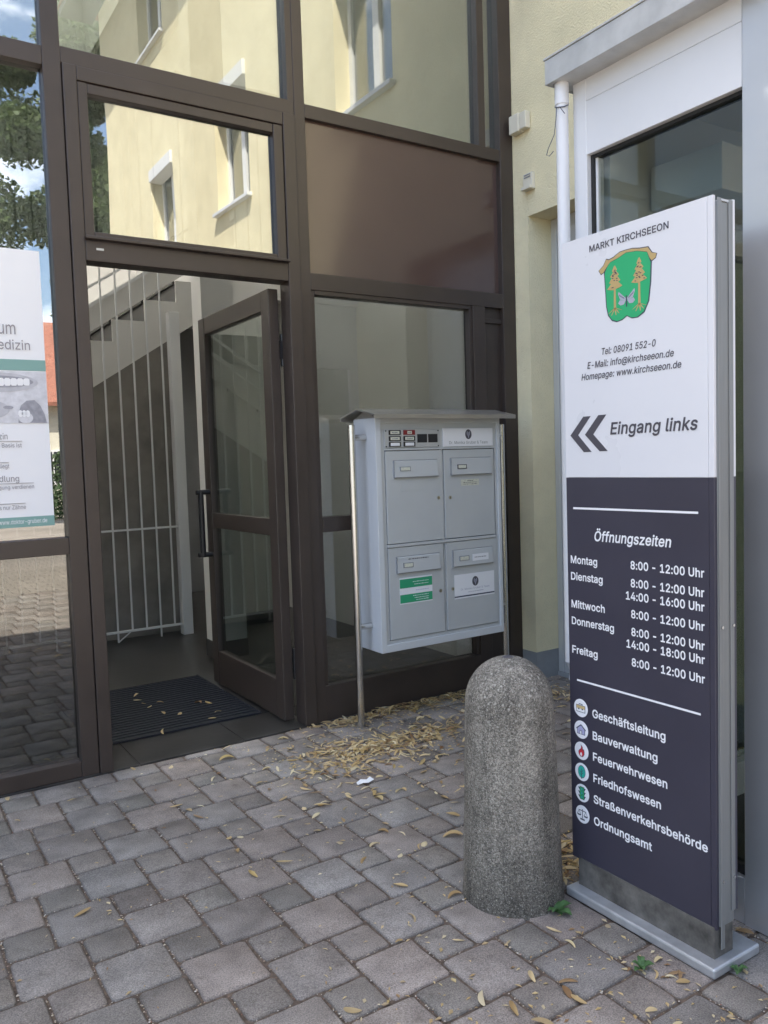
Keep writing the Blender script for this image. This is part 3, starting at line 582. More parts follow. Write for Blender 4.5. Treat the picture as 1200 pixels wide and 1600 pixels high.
# transoms
for x0, x1 in ((-6.86, -5.64), (-5.56, -4.29), (-4.21, -2.898)):
    rail(x0, x1, 3.378, 3.465); rail(x0, x1, 1.098, 1.178); rail(x0, x1, .002, .081); rail(x0, x1, 5.4, 5.48); rail(x0, x1, 6.92, 7.0)
    pane(x0, x1, 3.465, 5.4, 'glass_left'); pane(x0, x1, 1.178, 3.378, 'glass_left'); pane(x0, x1, .081, 1.098, 'glass_leftlo'); pane(x0, x1, 5.48, 6.92, 'glass_left')
rail(-2.816, -1.598, T1a, T1b); rail(-2.816, -1.598, 5.4, 5.48); rail(-2.816, -1.598, 6.92, 7.0)
pane(-2.816, -1.635, T1b, 5.4, 'glass_hi'); pane(-2.816, -1.598, 5.48, 6.92, 'glass_hi')
box('post', 'brown', front, -1.635, -1.598, FY0 + .004, FY1, T1b, 5.4)
rail(-1.533, -.112, T1a, T1b); rail(-1.533, -.112, 5.4, 5.48); rail(-1.533, -.112, 6.92, 7.0)
box('post', 'brown', front, -.283, -.226, FY0 + .005, FY1 - .006, T1b, 5.4, .003)
pane(-1.533, -.283, T1b, 5.4, 'glass_hi'); pane(-.226, -.112, T1b, 5.4, 'glass_hi'); pane(-1.533, -.112, 5.48, 6.92, 'glass_hi')
# right bay below
box('post', 'brown', front, -.367, -.268, FY0 + .001, FY1 - .002, .0, 2.468, .003)
rail(-1.533, -.112, 2.468, 2.562)
sp = MB().box(-1.533, -.270, .012, .03, 2.562, T1a).build('spandrel_panel', 'spandrel', front)
box('spandrel_panel', 'spandrel', front, -.268, -.112, .020, .034, 2.562, T1a)
box('side_panel', 'brown', front, -.268, -.112, .014, .034, .0, 2.468)
rail(-.268, -.112, 2.37, 2.40, FY0 + .02, .014)
box('glazing_bead', 'brown', front, -1.533, -1.508, FY0 + .012, .05, .205, 2.468, .002)
box('glazing_bead', 'brown', front, -.392, -.367, FY0 + .012, .05, .205, 2.468, .002)
box('glazing_bead', 'brown', front, -1.508, -.392, FY0 + .008, .05, 2.444, 2.468, .002)
rail(-1.533, -.367, .0, .205)
rail(-1.508, -.392, 1.098, 1.185, FY0 + .006)
pane(-1.508, -.392, 1.185, 2.444, 'glass_lo'); pane(-1.508, -.392, .205, 1.098, 'glass_lo')
# door frame, fanlight
box('door_frame', 'brown', front, -2.813, -2.75, FY0 - .012, FY1 + .01, .002, T1a - .003, .004)
box('door_frame', 'brown', front, -1.675, -1.601, FY0 - .012, FY1 + .01, .002, T1a - .003, .004)
box('door_frame', 'brown', front, -2.75, -1.675, FY0 - .009, FY1 + .008, 3.338, T1a - .003, .004)
box('door_frame', 'brown', front, -2.75, -1.675, FY0 - .009, FY1 + .008, 2.50, 2.598, .004)
box('door_frame', 'brown', front, -2.752, -1.673, FY0 - .04, FY0 - .012, 2.598, 2.614, .004)
fan = MB().box(-2.748, -2.702, FY0 - .004, .05, 2.600, 3.336).box(-1.733, -1.677, FY0 - .004, .05, 2.600, 3.336)
fan.box(-2.702, -1.733, FY0 - .001, .05, 2.600, 2.642).box(-2.702, -1.733, FY0 - .001, .05, 3.288, 3.336)
fl = fan.build('fanlight_frame', 'brown', front, bevel=.004)
box('pane', 'glass_fan', fl, -2.708, -1.727, .012, .02, 2.636, 3.294)
box('closer_label', 'alu', fl, -2.70, -2.665, FY0 - .011, FY0 - .0085, 2.553, 2.563)
# open door leaf, turned inwards 90 degrees; pull bar
LX0, LX1, LY0, LY1 = -1.752, -1.692, .082, 1.19
lf = MB().box(LX0, LX1, LY0, LY0 + .105, .02, 2.476).box(LX0, LX1, LY1 - .105, LY1, .02, 2.476)
lf.box(LX0 + .002, LX1 - .002, LY0 + .105, LY1 - .105, .02, .245).box(LX0 + .002, LX1 - .002, LY0 + .105, LY1 - .105, 2.365, 2.476)
lf.box(LX0 + .003, LX1 - .003, LY0 + .105, LY1 - .105, 1.085, 1.185)
leaf = lf.build('door', 'brown', front, bevel=.004)
tag(leaf, 'brown framed glass door leaf standing open into the hall')
box('pane', 'glass_door', leaf, -1.728, -1.720, LY0 + .1, LY1 - .1, 1.18, 2.37)
box('pane', 'glass_door', leaf, -1.728, -1.720, LY0 + .1, LY1 - .1, .24, 1.09)
MB().tube([(-1.815, 1.115, .89), (-1.815, 1.115, 1.335)], .019, 14).tube([(-1.845, 1.115, 1.325), (-1.75, 1.115, 1.325)], .017, 12).tube([(-1.845, 1.115, .905), (-1.75, 1.115, .905)], .017, 12).build('handle', 'blackp', leaf, smooth='angle')
MB().tube([(-1.665, .10, 2.05), (-1.665, .10, 2.23)], .016, 10).box(-1.69, -1.64, .085, .10, 2.09, 2.19).build('hinge', 'blackp', leaf)
MB().tube([(-1.665, .10, .25), (-1.665, .10, .43)], .016, 10).build('hinge', 'blackp', leaf)

# ================================================================ BUILDING round the stairwell
bld = thing('office_building', 'yellow rendered office building whose stairwell stands behind the brown glass front', 'building', (-3, 4, 0))
HB = 7.86
b = MB()
b.box(-7.4, 8., .02, .30, 7.001, HB)                 # wall band above the glazing
b.box(-16, -6.94, -.0, .30, 0, HB)                   # wall left of the glazing
b.box(-7.2, -6.94, .30, 8.6, 0, HB)                  # hall left
b.box(-7.2, 8., 8.32, 8.6, 0, HB)                    # back
b.build('wall', 'yellow', bld)
b = MB().box(-6.94, -6.92, .30, 8.3, .005, 7.0).box(-6.92, .0, 8.3, 8.318, .005, 7.0).box(-.02, .0, .13, 8.3, .005, 7.0)
b.build('hall_wall', 'inwall', bld)
MB().box(-16.5, 8.6, -.0, 1.5, HB, HB + .2).box(-16.5, 8.6, 7.5, 9, HB, HB + .2).box(-16.5, -6.0, 1.5, 7.5, HB, HB + .2).box(-.8, 8.6, 1.5, 7.5, HB, HB + .2).build('roof', 'eave', bld)
box('added_light_panel', 'frost', bld, -6.0, -.8, 1.5, 7.5, HB + .05, HB + .06)  # unseen translucent panel, added to brighten the hall below
MB().box(-6.92, -.02, .31, 1.5, 7.002, 7.05).box(-6.92, -.02, 7.5, 8.3, 7.002, 7.05).box(-6.92, -6., 1.5, 7.5, 7.002, 7.05).box(-.8, -.02, 1.5, 7.5, 7.002, 7.05).box(-6.05, -6., 1.5, 7.5, 7.05, HB).box(-.8, -.75, 1.5, 7.5, 7.05, HB).box(-6., -.8, 1.45, 1.5, 7.05, HB).box(-6., -.8, 7.5, 7.55, 7.05, HB).build('hall_ceiling', 'inwall', bld)
for q in ((-1.0, -.03, 3.3, 8.29, 3.12, 3.34), (-6.9, -3.0, 5.5, 8.29, 3.12, 3.34), (-1.53, -.03, .14, .5, 2.60, 3.38)): box('floor_slab', 'inwall', bld, *q)
# walls inside
tag(MB().box(-1.49, -1.235, 1.80, 2.0, .14, 7.0).build('pier', 'inwall'), 'white plastered pier inside the hall behind the open door leaf', 'pier')
o = MB().box(-1.495, -1.23, 1.795, 2.005, .005, .139).build('skirting', 'stepstone', None)
tag(o, 'dark stone skirting round the foot of the white hall pier', 'skirting')
tag(MB().box(-1.1, -.02, 5.2, 5.3, .005, 3.11).build('partition_wall', 'indark'), 'dark grey hall partition between the white stair post and white pier', 'wall')
pw = thing('inner_wall', 'white hall wall behind the right hand glass bay beside mailboxes', 'wall', (-.7, 3.2, 0))
box('wall', 'inwall', pw, -.98, -.42, 2.9, 3.0, .005, 3.11)
box('skirting', 'stepstone', pw, -.98, -.42, 2.885, 2.899, .005, .12)
# ---------------------------------------------------------------- staircase
st = thing('staircase', 'white concrete stair flight with dark stone steps rising behind the bar grille', 'staircase', (-3, 3.2, 0))
RUN, RISE = .289, .190
nx0, nz0 = -1.809, 2.788                                # a nosing: step edge top
n_dn = int(nz0 / RISE)
steps = [(nx0 + k * RUN, nz0 + k * RISE) for k in range(-n_dn + 1, 4)]
poly = []
for x, z in steps: poly += [(x, z - RISE), (x, z)]
poly.append((steps[-1][0] + RUN, steps[-1][1]))
sof = lambda x: 2.2 + (x + 1.994) * .640
xe = steps[-1][0] + RUN
low = steps[0][0] + .30
poly += [(xe, sof(xe)), (low, sof(low))]
fn = lambda u, v, a: (u, a, v)
MB().prism(poly, fn, 3.10, 3.118).build('flank', 'inwall', st)
sb = MB()
for x, z in steps:
    sb.box(x - .001, x + .03, 3.1185, 4.2, z - RISE, z - .03); sb.box(x - .02, x + RUN + .02, 3.1185, 4.2, z - .03, z)
sb.build('steps', 'stepstone', st)
# string plate over the nosings and sloping hand rails
def band(off0, off1, y0, y1):
    x0, x1 = steps[0][0] - .1, xe
    g = lambda x: nz0 + (x - nx0) * RISE / RUN
    return [(x0, g(x0) + off0), (x1, g(x1) + off0), (x1, g(x1) + off1), (x0, g(x0) + off1)]
MB().prism(band(.004, .21, 0, 0), fn, 3.085, 3.098).build('string', 'inwall', st)
MB().prism(band(.20, .235, 0, 0), fn, 3.06, 3.084).build('hand_rail', 'white', st); MB().prism(band(.36, .385, 0, 0), fn, 3.06, 3.084).build('hand_rail', 'white', st)
tag(MB().prism([(low, .005), (low, sof(low)), (-1.27, sof(-1.27)), (-1.27, .005)], fn, 3.105, 3.215).build('understair_wall', 'ingrey'), 'grey brown rough wall closing the space under the stairs', 'wall')
# ---------------------------------------------------------------- bar grille with square post
gr = thing('bar_grille', 'white metal bar grille with a square post in front of the stairs', 'grille', (-1.8, 2.93, 0))
MB().box(-1.375, -1.285, 2.885, 2.975, .005, 2.85).box(-1.372, -1.36, 2.879, 2.885, 2.72, 2.74).build('post', 'white', gr, bevel=.004)
for i in range(18):
    x = -1.438 - i * .1247
    zb = .012 if i in (1, 4, 8, 12, 16) else .105
    MB().box(x - .0065, x + .0065, 2.923, 2.937, zb, 4.6).build('bar', 'white', gr)
MB().box(-3.65, -1.375, 2.918, 2.942, .09, .108).build('rail', 'white', gr); MB().box(-3.65, -1.375, 2.919, 2.941, .965, .981).build('rail', 'white', gr)
MB().box(-3.65, -1.285, 2.918, 2.942, 4.6, 4.62).build('rail', 'white', gr)
MB().tube([(-1.938, 2.93, .09), (-1.938, 2.93, .012)], .007, 8).tube([(-1.938, 2.93, .012), (-1.83, 2.93, .09)], .006, 8).build('brace', 'white', gr)
lr = thing('landing_railing', 'white bar railing of the upper landing behind the tall glass', 'railing', (-.7, 2.93, 3.34))
for i in range(9):
    x = -1.2 + i * .1247; MB().box(x - .0065, x + .0065, 2.923, 2.937, 3.35, 4.9).build('bar', 'white', lr)
MB().box(-1.22, -.1, 2.918, 2.942, 4.9, 4.93).build('rail', 'white', lr); MB().box(-1.22, -.1, 2.918, 2.942, 3.335, 3.35).build('rail', 'white', lr)
# ---------------------------------------------------------------- door mat
mt = thing('entrance_mat', 'dark blue ribbed entrance mat sunk in the floor behind the doorway', 'doormat', (-2.27, .9, .005))
box('mat_bed', 'mat', mt, -2.75, -1.785, .362, 1.45, .0045, .009)
mb = MB(); y = .368
while y < 1.44:
    mb.box(-2.748, -1.787, y, y + .009, .009, .0145); y += .047
mb.build('ribs', 'matrib', mt)
MB().box(-2.752, -1.783, .352, .3615, .0045, .0135).box(-1.7845, -1.776, .362, 1.45, .0045, .0135).build('frame', 'matrib', mt)
# ================================================================ POSTER on the left glass
po = thing('poster', 'white and green dental practice poster hanging on the left glass pane', 'poster', (-3.25, -.004, 1.9))
PXL, PXR = -3.62, -2.951
PYF = .024
def pb(name, mat, x0, x1, z0, z1, d): return box(name, mat, po, x0, x1, PYF - d, PYF - d + .0015 + d * .3, z0, z1)
box('sheet', 'paper', po, PXL, PXR, PYF, .0285, 1.24, 2.531)
pb('green_band', 'pgreen', PXL, PXR, 1.972, 2.023, .002)
pb('green_band', 'pgreen', PXL, PXR, 1.24, 1.288, .002)
ph = pb('photo', 'plight', PXL, PXR, 1.727, 1.968, .002)
pfn = lambda d: (lambda u, v, a: (u, PYF - .003 - d - a, v))
def ell(cx, cz, a, b, n=28, t0=0, t1=2 * math.pi): return [(cx + a * math.cos(t0 + (t1 - t0) * i / n), cz + b * math.sin(t0 + (t1 - t0) * i / n)) for i in range(n)]
ph2 = MB()
ph2.prism(ell(-3.19, 1.916, .20, .046), pfn(0), 0, .0004, 3)
ph2.prism(ell(-3.175, 1.919, .165, .028), pfn(.0005), 0, .0004, 0)
for i in range(11):
    cx = -3.315 + i * .0275; hh = .019 - .0006 * abs(i - 5)
    ph2.prism([(cx - .0135, 1.930), (cx - .0135, 1.930 - hh * 1.3), (cx - .009, 1.930 - hh * 1.7), (cx + .009, 1.930 - hh * 1.7), (cx + .0135, 1.930 - hh * 1.3), (cx + .0135, 1.930), (cx + .007, 1.936), (cx - .007, 1.936)], pfn(.001), 0, .0004, 1)
ph2.prism([(-3.085, 1.728), (-3.082, 1.775), (-3.07, 1.81), (-3.045, 1.832), (-3.01, 1.836), (-2.985, 1.81), (-2.968, 1.77), (-2.96, 1.728)], pfn(0), 0, .0004, 0)
ph2.prism(ell(-3.052, 1.752, .032, .026), pfn(.0005), 0, .0004, 2)
for q in (-3.074, -3.058, -3.042): ph2.prism(ell(q, 1.772, .010, .016, 14), pfn(.001), 0, .0003, 1)
ph2.prism(ell(-3.22, 1.79, .10, .045), pfn(0), 0, .0004, 3)
ph2.prism(ell(-3.125, 1.80, .022, .008), pfn(.0005), 0, .0004, 0)
ph2.build('photo_motif', ['pmid', 'paper', 'plight', 'plip'], ph)
pf = lambda u, v: (u, PYF - .0045, v)
for body, u0, u1, v, cap, mat in (('um', -3.148, -3.075, 2.138, .058, 'pgrey'), ('iedizin', -3.165, -3.016, 2.068, .044, 'pgrey'), ('zin', -3.172, -3.136, 1.653, .028, 'pgrey'),
        ('n Basis ist', -3.182, -3.077, 1.615, .019, 'pgrey'), ('liegt', -3.176, -3.136, 1.519, .019, 'pgrey'), ('dlung', -3.182, -3.097, 1.456, .028, 'pgrey'), ('gung verdienen', -3.186, -3.034, 1.421, .018, 'pgrey'),
        ('s nur Zähne', -3.189, -3.075, 1.326, .019, 'pgrey'), ('www.doktor-gruber.de', -3.196, -2.984, 1.257, .02, 'white_ink')):
    text(body, 'lettering', mat, po, pf, u0, u1, v, cap, 0)
for x1, z in ((-3.074, 1.643), (-3.136, 1.545), (-3.034, 1.446), (-3.075, 1.352)): box('rule', 'pgrey', po, -3.24, x1, PYF - .004, PYF - .0005, z, z + .0018)
# ================================================================ YELLOW WING at right angles (plane x = 0)
wing = thing('yellow_wing', 'long yellow rendered wing with white framed windows running out from the glass front', 'building', (3, -5, 0))
WL, WH = -9.65, 9.0
wins = [(-2.18, -1.28, 4.46, 5.90), (-5.0, -4.07, 4.40, 5.82), (-7.42, -6.5, 4.30, 5.66), (-2.2, -1.3, 7.24, 8.5), (-5.0, -4.07, 7.24, 8.5), (-7.65, -6.6, 7.24, 8.5),
        (-8.0, -6.9, 1.1, 2.5)]
niche = (-1.20, -.150, 0.0, 3.042)
def holed(mb, holes, y0, y1, z0, z1, x0, depth, mi=0):
    ys = sorted({y0, y1, *[h[0] for h in holes], *[h[1] for h in holes]}); zs = sorted({z0, z1, *[h[2] for h in holes], *[h[3] for h in holes]})
    for a, b in zip(ys, ys[1:]):
        for c, d in zip(zs, zs[1:]):
            if any(h[0] <= a and h[1] >= b and h[2] <= c and h[3] >= d for h in holes): continue
            mb.face([(x0, a, c), (x0, b, c), (x0, b, d), (x0, a, d)], mi)
    for (a, b, c, d) in holes:
        X = x0 + depth
        mb.face([(x0, a, c), (X, a, c), (X, a, d), (x0, a, d)], mi); mb.face([(x0, b, c), (X, b, c), (X, b, d), (x0, b, d)], mi)
        mb.face([(x0, a, d), (X, a, d), (X, b, d), (x0, b, d)], mi)
        if c > z0: mb.face([(x0, a, c), (X, a, c), (X, b, c), (x0, b, c)], mi)
PZ = .187
wm = MB()
holed(wm, [niche_ for niche_ in [(niche[0], niche[1], PZ, niche[3])]] + wins, WL, -.001, PZ, WH, 0., .21)
wm.face([(0, WL, 0), (8, WL, 0), (8, WL, WH), (0, WL, WH)]); wm.face([(8, WL, 0), (8, 0, 0), (8, 0, WH), (8, WL, WH)])
wm.face([(.23, WL + .1, 0), (.23, -.05, 0), (.23, -.05, WH), (.23, WL + .1, WH)])
wm.build('wall', 'yellow', wing, fixn=False)
pm = MB()
for q in ((niche[1] + .002, -.003), (-1.94, niche[0] - .002), (WL, -6.0)): box('plinth', 'plinth', wing, .002, .21, q[0], q[1], .0, PZ - .0005)
# door frame at the back of the niche
nf = MB().box(.20, .228, niche[1] - .05, niche[1] - .001, .03, 3.04).box(.20, .228, -1.19, -1.14, .03, 3.04).box(.20, .228, -1.14, niche[1] - .05, 2.97, 3.04)
dr = nf.build('side_door_frame', 'alu', wing, bevel=.003)
box('door_panel', 'alu', dr, .205, .226, -1.14, niche[1] - .052, .03, 2.97)
box('sill', 'plinth', dr, .19, .228, -1.19, niche[1] - .002, .0, .03)
for (a, b, c, d) in wins:
    F_ = MB()
    t = .055
    F_.box(.15, .205, a + .001, a + t, c + .02, d - .001).box(.15, .205, b - t, b - .001, c + .02, d - .001).box(.151, .204, a + t, b - t, c + .02, c + .02 + t).box(.151, .204, a + t, b - t, d - t, d - .001)
    m_ = (a + b) / 2
    F_.box(.149, .204, m_ - .045, m_ + .045, c + .02 + t, d - t)
    wf = F_.build('window', 'white', wing)
    box('pane', 'glass_win', wf, .175, .181, a + t, m_ - .045, c + .02 + t, d - t); box('pane', 'glass_win', wf, .175, .181, m_ + .045, b - t, c + .02 + t, d - t)
    box('dark_room_backing', 'indark', wf, .21, .219, a + .01, b - .01, c + .03, d - .01)  # dark sheet standing in for the unlit room behind the panes
    box('shutter_box', 'white', wf, -.035, .149, a + .002, b - .002, d - .16, d - .002, .006)
    MB().box(-.06, .15, a - .04, b + .04, c - .02, c + .019).build('sill', 'alulight', wf, bevel=.004)
MB().prism([(-.55, WH - .02), (8.5, WH - .02), (4.0, WH + 3.2)], lambda u, v, a: (u, a, v), WL - .45, -.02).build('roof', 'tile', wing)
MB().box(-.52, .0, WL - .4, -.03, WH - .14, WH - .021).build('eave', 'eave', wing)
# ================================================================ VESTIBULE in front of the wing
vb = thing('glazed_vestibule', 'silver glazed vestibule with a zinc edged flat roof behind the information sign', 'vestibule', (-.7, -3.5, 0))
VX, VY, VZ = -1.47, -1.95, 2.845
G0, G1, GT, GB = -2.012, -2.620, 2.570, .150
MB().box(VX, VX + .09, G0, VY, .0, VZ).build('corner_post', 'alulight', vb, bevel=.003)
MB().box(VX + .002, VX + .09, G1, G0, .0, GB).build('base_panel', 'alubay', vb, bevel=.003)
MB().box(VX + .0015, VX + .09, G1, G0, GT, 2.7565).build('fascia_panel', 'alulight', vb, bevel=.0015)
MB().box(VX + .0015, VX + .09, G1, G0, 2.7575, VZ).build('fascia_panel', 'alulight', vb, bevel=.0015)
MB().box(VX - .001, VX + .09, -3.9, G1 - .0015, .0, VZ).build('metal_panel', 'alubay', vb, bevel=.002)
MB().box(VX + .02, VX + .06, G0 - .014, G0 - .001, GB, GT).box(VX + .021, VX + .06, G1 + .001, G0 - .014, GT - .012, GT - .001).box(VX + .021, VX + .06, G1 + .001, G0 - .014, GB, GB + .03).build('gasket_frame', 'rubber', vb)
MB().box(VX + .03, VX + .06, G0 - .024, G0 - .0145, GB + .03, GT - .012).build('gasket_strip', 'alulight', vb)
box('pane', 'glass_bay', vb, VX + .036, VX + .044, G1, G0 - .02, GB + .01, GT - .01)
# side facing the glass front
MB().box(VX + .09, -.0, VY - .09, VY, .0, .15).box(VX + .09, -.0, VY - .09, VY, 2.30, VZ).box(-.08, -.0, VY - .09, VY, .15, 2.30).box(-.78, -.72, VY - .08, VY - .01, .15, 2.30).build('side_frame', 'alulight', vb, bevel=.003)
box('pane', 'glass_bay', vb, VX + .09, -.785, VY - .05, VY - .042, .14, 2.31); box('pane', 'glass_bay', vb, -.715, -.075, VY - .05, VY - .042, .14, 2.31)
MB().box(VX + .09, .0, -3.9, VY - .09, -.3, .006).build('floor', 'floor', vb)
MB().box(-.03, -.003, -3.9, VY - .001, .007, 2.84).build('rear_wall', 'inwall', vb)
MB().box(VX + .09, -.03, -3.9, VY - .09, 2.80, 2.844).build('ceiling', 'inwall', vb)
MB().box(VX + .3, -.3, -2.35, -2.05, 2.40, 2.56).build('door_operator', 'alulight', vb, bevel=.004)
MB().box(VX + .1, -.03, -2.70, -2.60, 2.60, 2.799).build('ceiling_beam', 'alu', vb)
# roof edge
MB().box(-1.56, .0, -5.0, -1.905, 2.834, 2.838).build('soffit', 'zinc', vb)
MB().box(-1.562, -1.550, -5.0, -1.903, 2.832, 2.918).box(-1.55, .0, -1.915, -1.903, 2.832, 2.918).box(-1.566, -1.546, -5.0, -1.899, 2.918, 2.926).box(-1.546, .0, -5., -1.899, 2.916, 2.924).build('roof_edge', 'zinc', vb, bevel=.002)
MB().tube([(-1.40, -1.99, .60), (-1.47, -1.96, .62), (-1.505, -1.943, .66), (-1.515, -1.939, .72), (-1.515, -1.939, 2.765)], .0225, 28).build('downpipe', 'alulight', vb, smooth='angle')
MB().tube([(-1.515, -1.939, 2.76), (-1.515, -1.939, 2.834)], .0255, 28).build('pipe_collar', 'alulight', vb, smooth='angle')
tag(MB().tube([(-1.538, -1.927, 2.752), (-1.540, -1.945, 2.746), (-1.528, -1.963, 2.744), (-1.512, -1.966, 2.752)], .0020, 6).tube([(-1.548, -1.945, 2.745), (-1.552, -1.945, 2.70), (-1.552, -1.935, 2.65), (-1.556, -1.908, 2.61), (-1.552, -1.895, 2.592), (-1.548, -1.905, 2.586), (-1.547, -1.925, 2.597)], .0014, 6).tube([(-1.546, -1.958, 2.742), (-1.535, -1.972, 2.715)], .0016, 6).build('wire', 'iconink'), 'thin dark wire tied loosely round the white downpipe', 'wire')
# small boxes on the yellow wall
o = thing('sensor_box', 'larger cream sensor box high on the yellow wall', 'wall box', (-.03, -.085, 3.6))
MB().box(-.055, -.0, -.135, -.045, 3.575, 3.69).build('case', 'cream', o, bevel=.006); MB().box(-.05, -.005, -.195, -.135, 3.58, 3.685).build('mount', 'cream', o, bevel=.006)
o = thing('vent_box', 'small cream louvred box on the yellow wall above the niche', 'wall box', (-.03, -.18, 3.2))
MB().box(-.03, -.0, -.225, -.14, 3.195, 3.30).build('case', 'cream', o, bevel=.005); MB().box(-.05, -.03, -.225, -.14, 3.195, 3.215).build('lip', 'cream', o, bevel=.003)
MB().box(-.034, -.03, -.21, -.155, 3.27, 3.276).box(-.034, -.03, -.21, -.155, 3.285, 3.291).build('slots', 'plinth', o)

# ================================================================ MAILBOX STATION
mbx = thing('mailbox_station', 'silver free standing mailbox cabinet with bell panel on two steel posts', 'mailbox', (-.9, -.23, 0))
BX0, BX1, BF, BB, BZ0, BZ1 = -1.342, -.447, -.34, -.11, .425, 1.735
bd = MB().box(BX0, BX0 + .035, BF, BB, BZ0, BZ1).box(BX1 - .022, BX1, BF, BB, BZ0, BZ1).box(BX0 + .035, BX1 - .022, BF, BB, BZ0, BZ0 + .042).box(BX0 + .035, BX1 - .022, BF, BB, BZ1 - .03, BZ1).box(BX0 + .035, BX1 - .022, BB - .01, BB - .002, BZ0 + .042, BZ1 - .03)
cab = bd.build('cabinet', 'mailbody', mbx, bevel=.002)
FP = BF + .012
XL, XR, ZL, ZH = BX0 + .0352, BX1 - .0222, BZ0 + .0422, BZ1 - .0302
ff = MB().box(XL, -1.2812, FP, FP + .02, ZL, 1.566).box(-.4862, XR, FP, FP + .02, ZL, 1.566).box(-1.2812, -.4862, FP, FP + .02, ZL, .4868)
ff.box(-1.2812, -.4862, FP, FP + .02, 1.0125, 1.0275).box(-1.2812, -.4862, FP, FP + .02, 1.5535, 1.566).box(-.8862, -.8795, FP, FP + .02, .4868, 1.0125).box(-.8848, -.8782, FP, FP + .02, 1.0275, 1.5535)
ff.box(XL, XR, FP, FP + .02, 1.566, ZH).build('face_frame', 'mailbox', mbx)
MB().box(XL, XR, FP + .0202, FP + .024, ZL, ZH).build('gap_shade_sheet', 'rubber', mbx)  # black sheet that paints the gaps round the doors as deep shade
for x in (BX0 + .048, BX1 - .032):
    for z in (.55, .85, 1.2, 1.5): MB().lathe([(.004, 0), (.0035, .001)], (0, 0, 0), 10).build('screw', 'blackp', cab).location = Vector((x, FP - .001, z)) - mbx.location
for o in cab.children:
    if o.name.startswith('screw'): o.rotation_euler = (R(90), 0, 0)
DF = FP - .008
def door(x0, x1, z0, z1, lockx, lockz, flap, lab):
    d = MB().box(x0, x1, DF, FP + .016, z0, z1).build('mailbox_door', 'mailbox', mbx, bevel=.0018)
    tag(d, lab)
    fx0, fx1, fz0, fz1 = flap
    fl_ = MB().prism([(DF - .0005, fz1), (DF - .006, fz1 - .004), (DF - .016, fz0), (DF - .0005, fz0)], lambda u, v, a: (a, u, v), fx0, fx1).build('flap', 'mailbox', d, bevel=.0015)
    MB().box(fx0 - .004, fx1 + .004, DF - .0012, DF + .001, fz1 + .0005, fz1 + .0035).box(fx0 - .004, fx0 - .0005, DF - .012, DF + .001, fz0, fz1).box(fx0 - .002, fx1 + .002, DF - .0125, DF + .001, fz0 - .0042, fz0 - .001).build('flap_rim', 'plinth', d)
    lk = MB().tube([(lockx, DF + .001, lockz), (lockx, DF - .006, lockz)], .010, 16).box(lockx - .0015, lockx + .0015, DF - .0068, DF - .0061, lockz - .006, lockz + .006, 1).build('lock', ['steel', 'blackp'], d, smooth='angle')
    return d
def fl_y(z, fz0, fz1): return DF - .006 - (.010) * (fz1 - .004 - z) / (fz1 - .004 - fz0)
def plaque(d, x0, x1, z0, z1, y, mat, frame=None, name='name_label'):
    if frame: MB().box(x0, x1, y - .004, y + .002, z0, z1).build('label_holder', frame, d); x0 += .006; x1 -= .006; z0 += .004; z1 -= .004; y -= .004
    return MB().box(x0, x1, y - .0012, y + .001, z0, z1).build(name, mat, d)
def scribble(d, x0, x1, z, y, h=.003, mat='signtext', seed=1):
    rnd = random.Random(seed); m_ = MB(); x = x0
    while x < x1:
        wd = rnd.uniform(.004, .016); m_.box(x, min(x + wd, x1), y - .0006, y, z, z + h * rnd.uniform(.7, 1.1)); x += wd + .003
    return m_.build('print', mat, d)
fTL = (-1.226, -.927, 1.402, 1.495); fTR = (-.826, -.525, 1.403, 1.499); fBL = (-1.226, -.928, .865, .954); fBR = (-.829, -.529, .864, .958)
dTL = door(-1.277, -.889, 1.032, 1.549, -.922, 1.275, fTL, 'upper left mailbox door with a blank strip below its flap')
dTR = door(-.874, -.497, 1.032, 1.549, -.838, 1.272, fTR, 'upper right mailbox door with a small cream sticker below its flap')
dBL = door(-1.277, -.895, .491, 1.008, -.926, .733, fBL, 'lower left mailbox door with a green and white sticker')
dBR = door(-.876, -.490, .491, 1.008, -.836, .733, fBR, 'lower right mailbox door with a white practice notice')
MB().box(-1.279, -.495, DF - .004, FP - .0005, 1.0115, 1.0275).build('divider', 'mailbox', mbx, bevel=.002)
MB().box(-1.279, -.495, DF - .004, FP - .0005, 1.553, 1.564).build('divider', 'mailbox', mbx, bevel=.002)
plaque(dTL, -1.192, -1.120, 1.436, 1.461, fl_y(1.448, *fTL[2:]), 'paperlabel', 'plinth'); plaque(dTR, -.785, -.717, 1.436, 1.462, fl_y(1.448, *fTR[2:]), 'paperlabel', 'signtext')
plaque(dBL, -1.188, -1.120, .892, .920, fl_y(.905, *fBL[2:]), 'paperlabel', 'plinth'); plaque(dBR, -.789, -.715, .893, .922, fl_y(.905, *fBR[2:]), 'paperlabel', 'plinth')
scribble(dBL, -1.15, -1.01, .936, fl_y(.936, *fBL[2:]) - .001, .005, seed=2)
p_ = plaque(dBR, -.690, -.567, .886, .926, fl_y(.905, *fBR[2:]) - .002, 'paper', name='sticker'); scribble(dBR, -.675, -.585, .905, fl_y(.905, *fBR[2:]) - .0035, .004, seed=3)
plaque(dTL, -1.182, -.979, 1.324, 1.378, DF, 'mailbox', name='blank_strip')
p_ = plaque(dTR, -.753, -.617, 1.336, 1.373, DF, 'paperlabel', name='sticker')
for i, z in enumerate((1.363, 1.353, 1.343)): scribble(p_, -.735 + (.0 if i else .03), -.632 - (0 if i else .03), z, DF - .0013, .003, seed=5 + i)
g_ = plaque(dBL, -1.210, -.983, .684, .834, DF, 'paper', name='sticker')
MB().box(-1.209, -.984, DF - .0018, DF - .0011, .775, .826).box(-1.209, -.984, DF - .0018, DF - .0011, .690, .738).build('green_stripe', 'mgreen', g_)
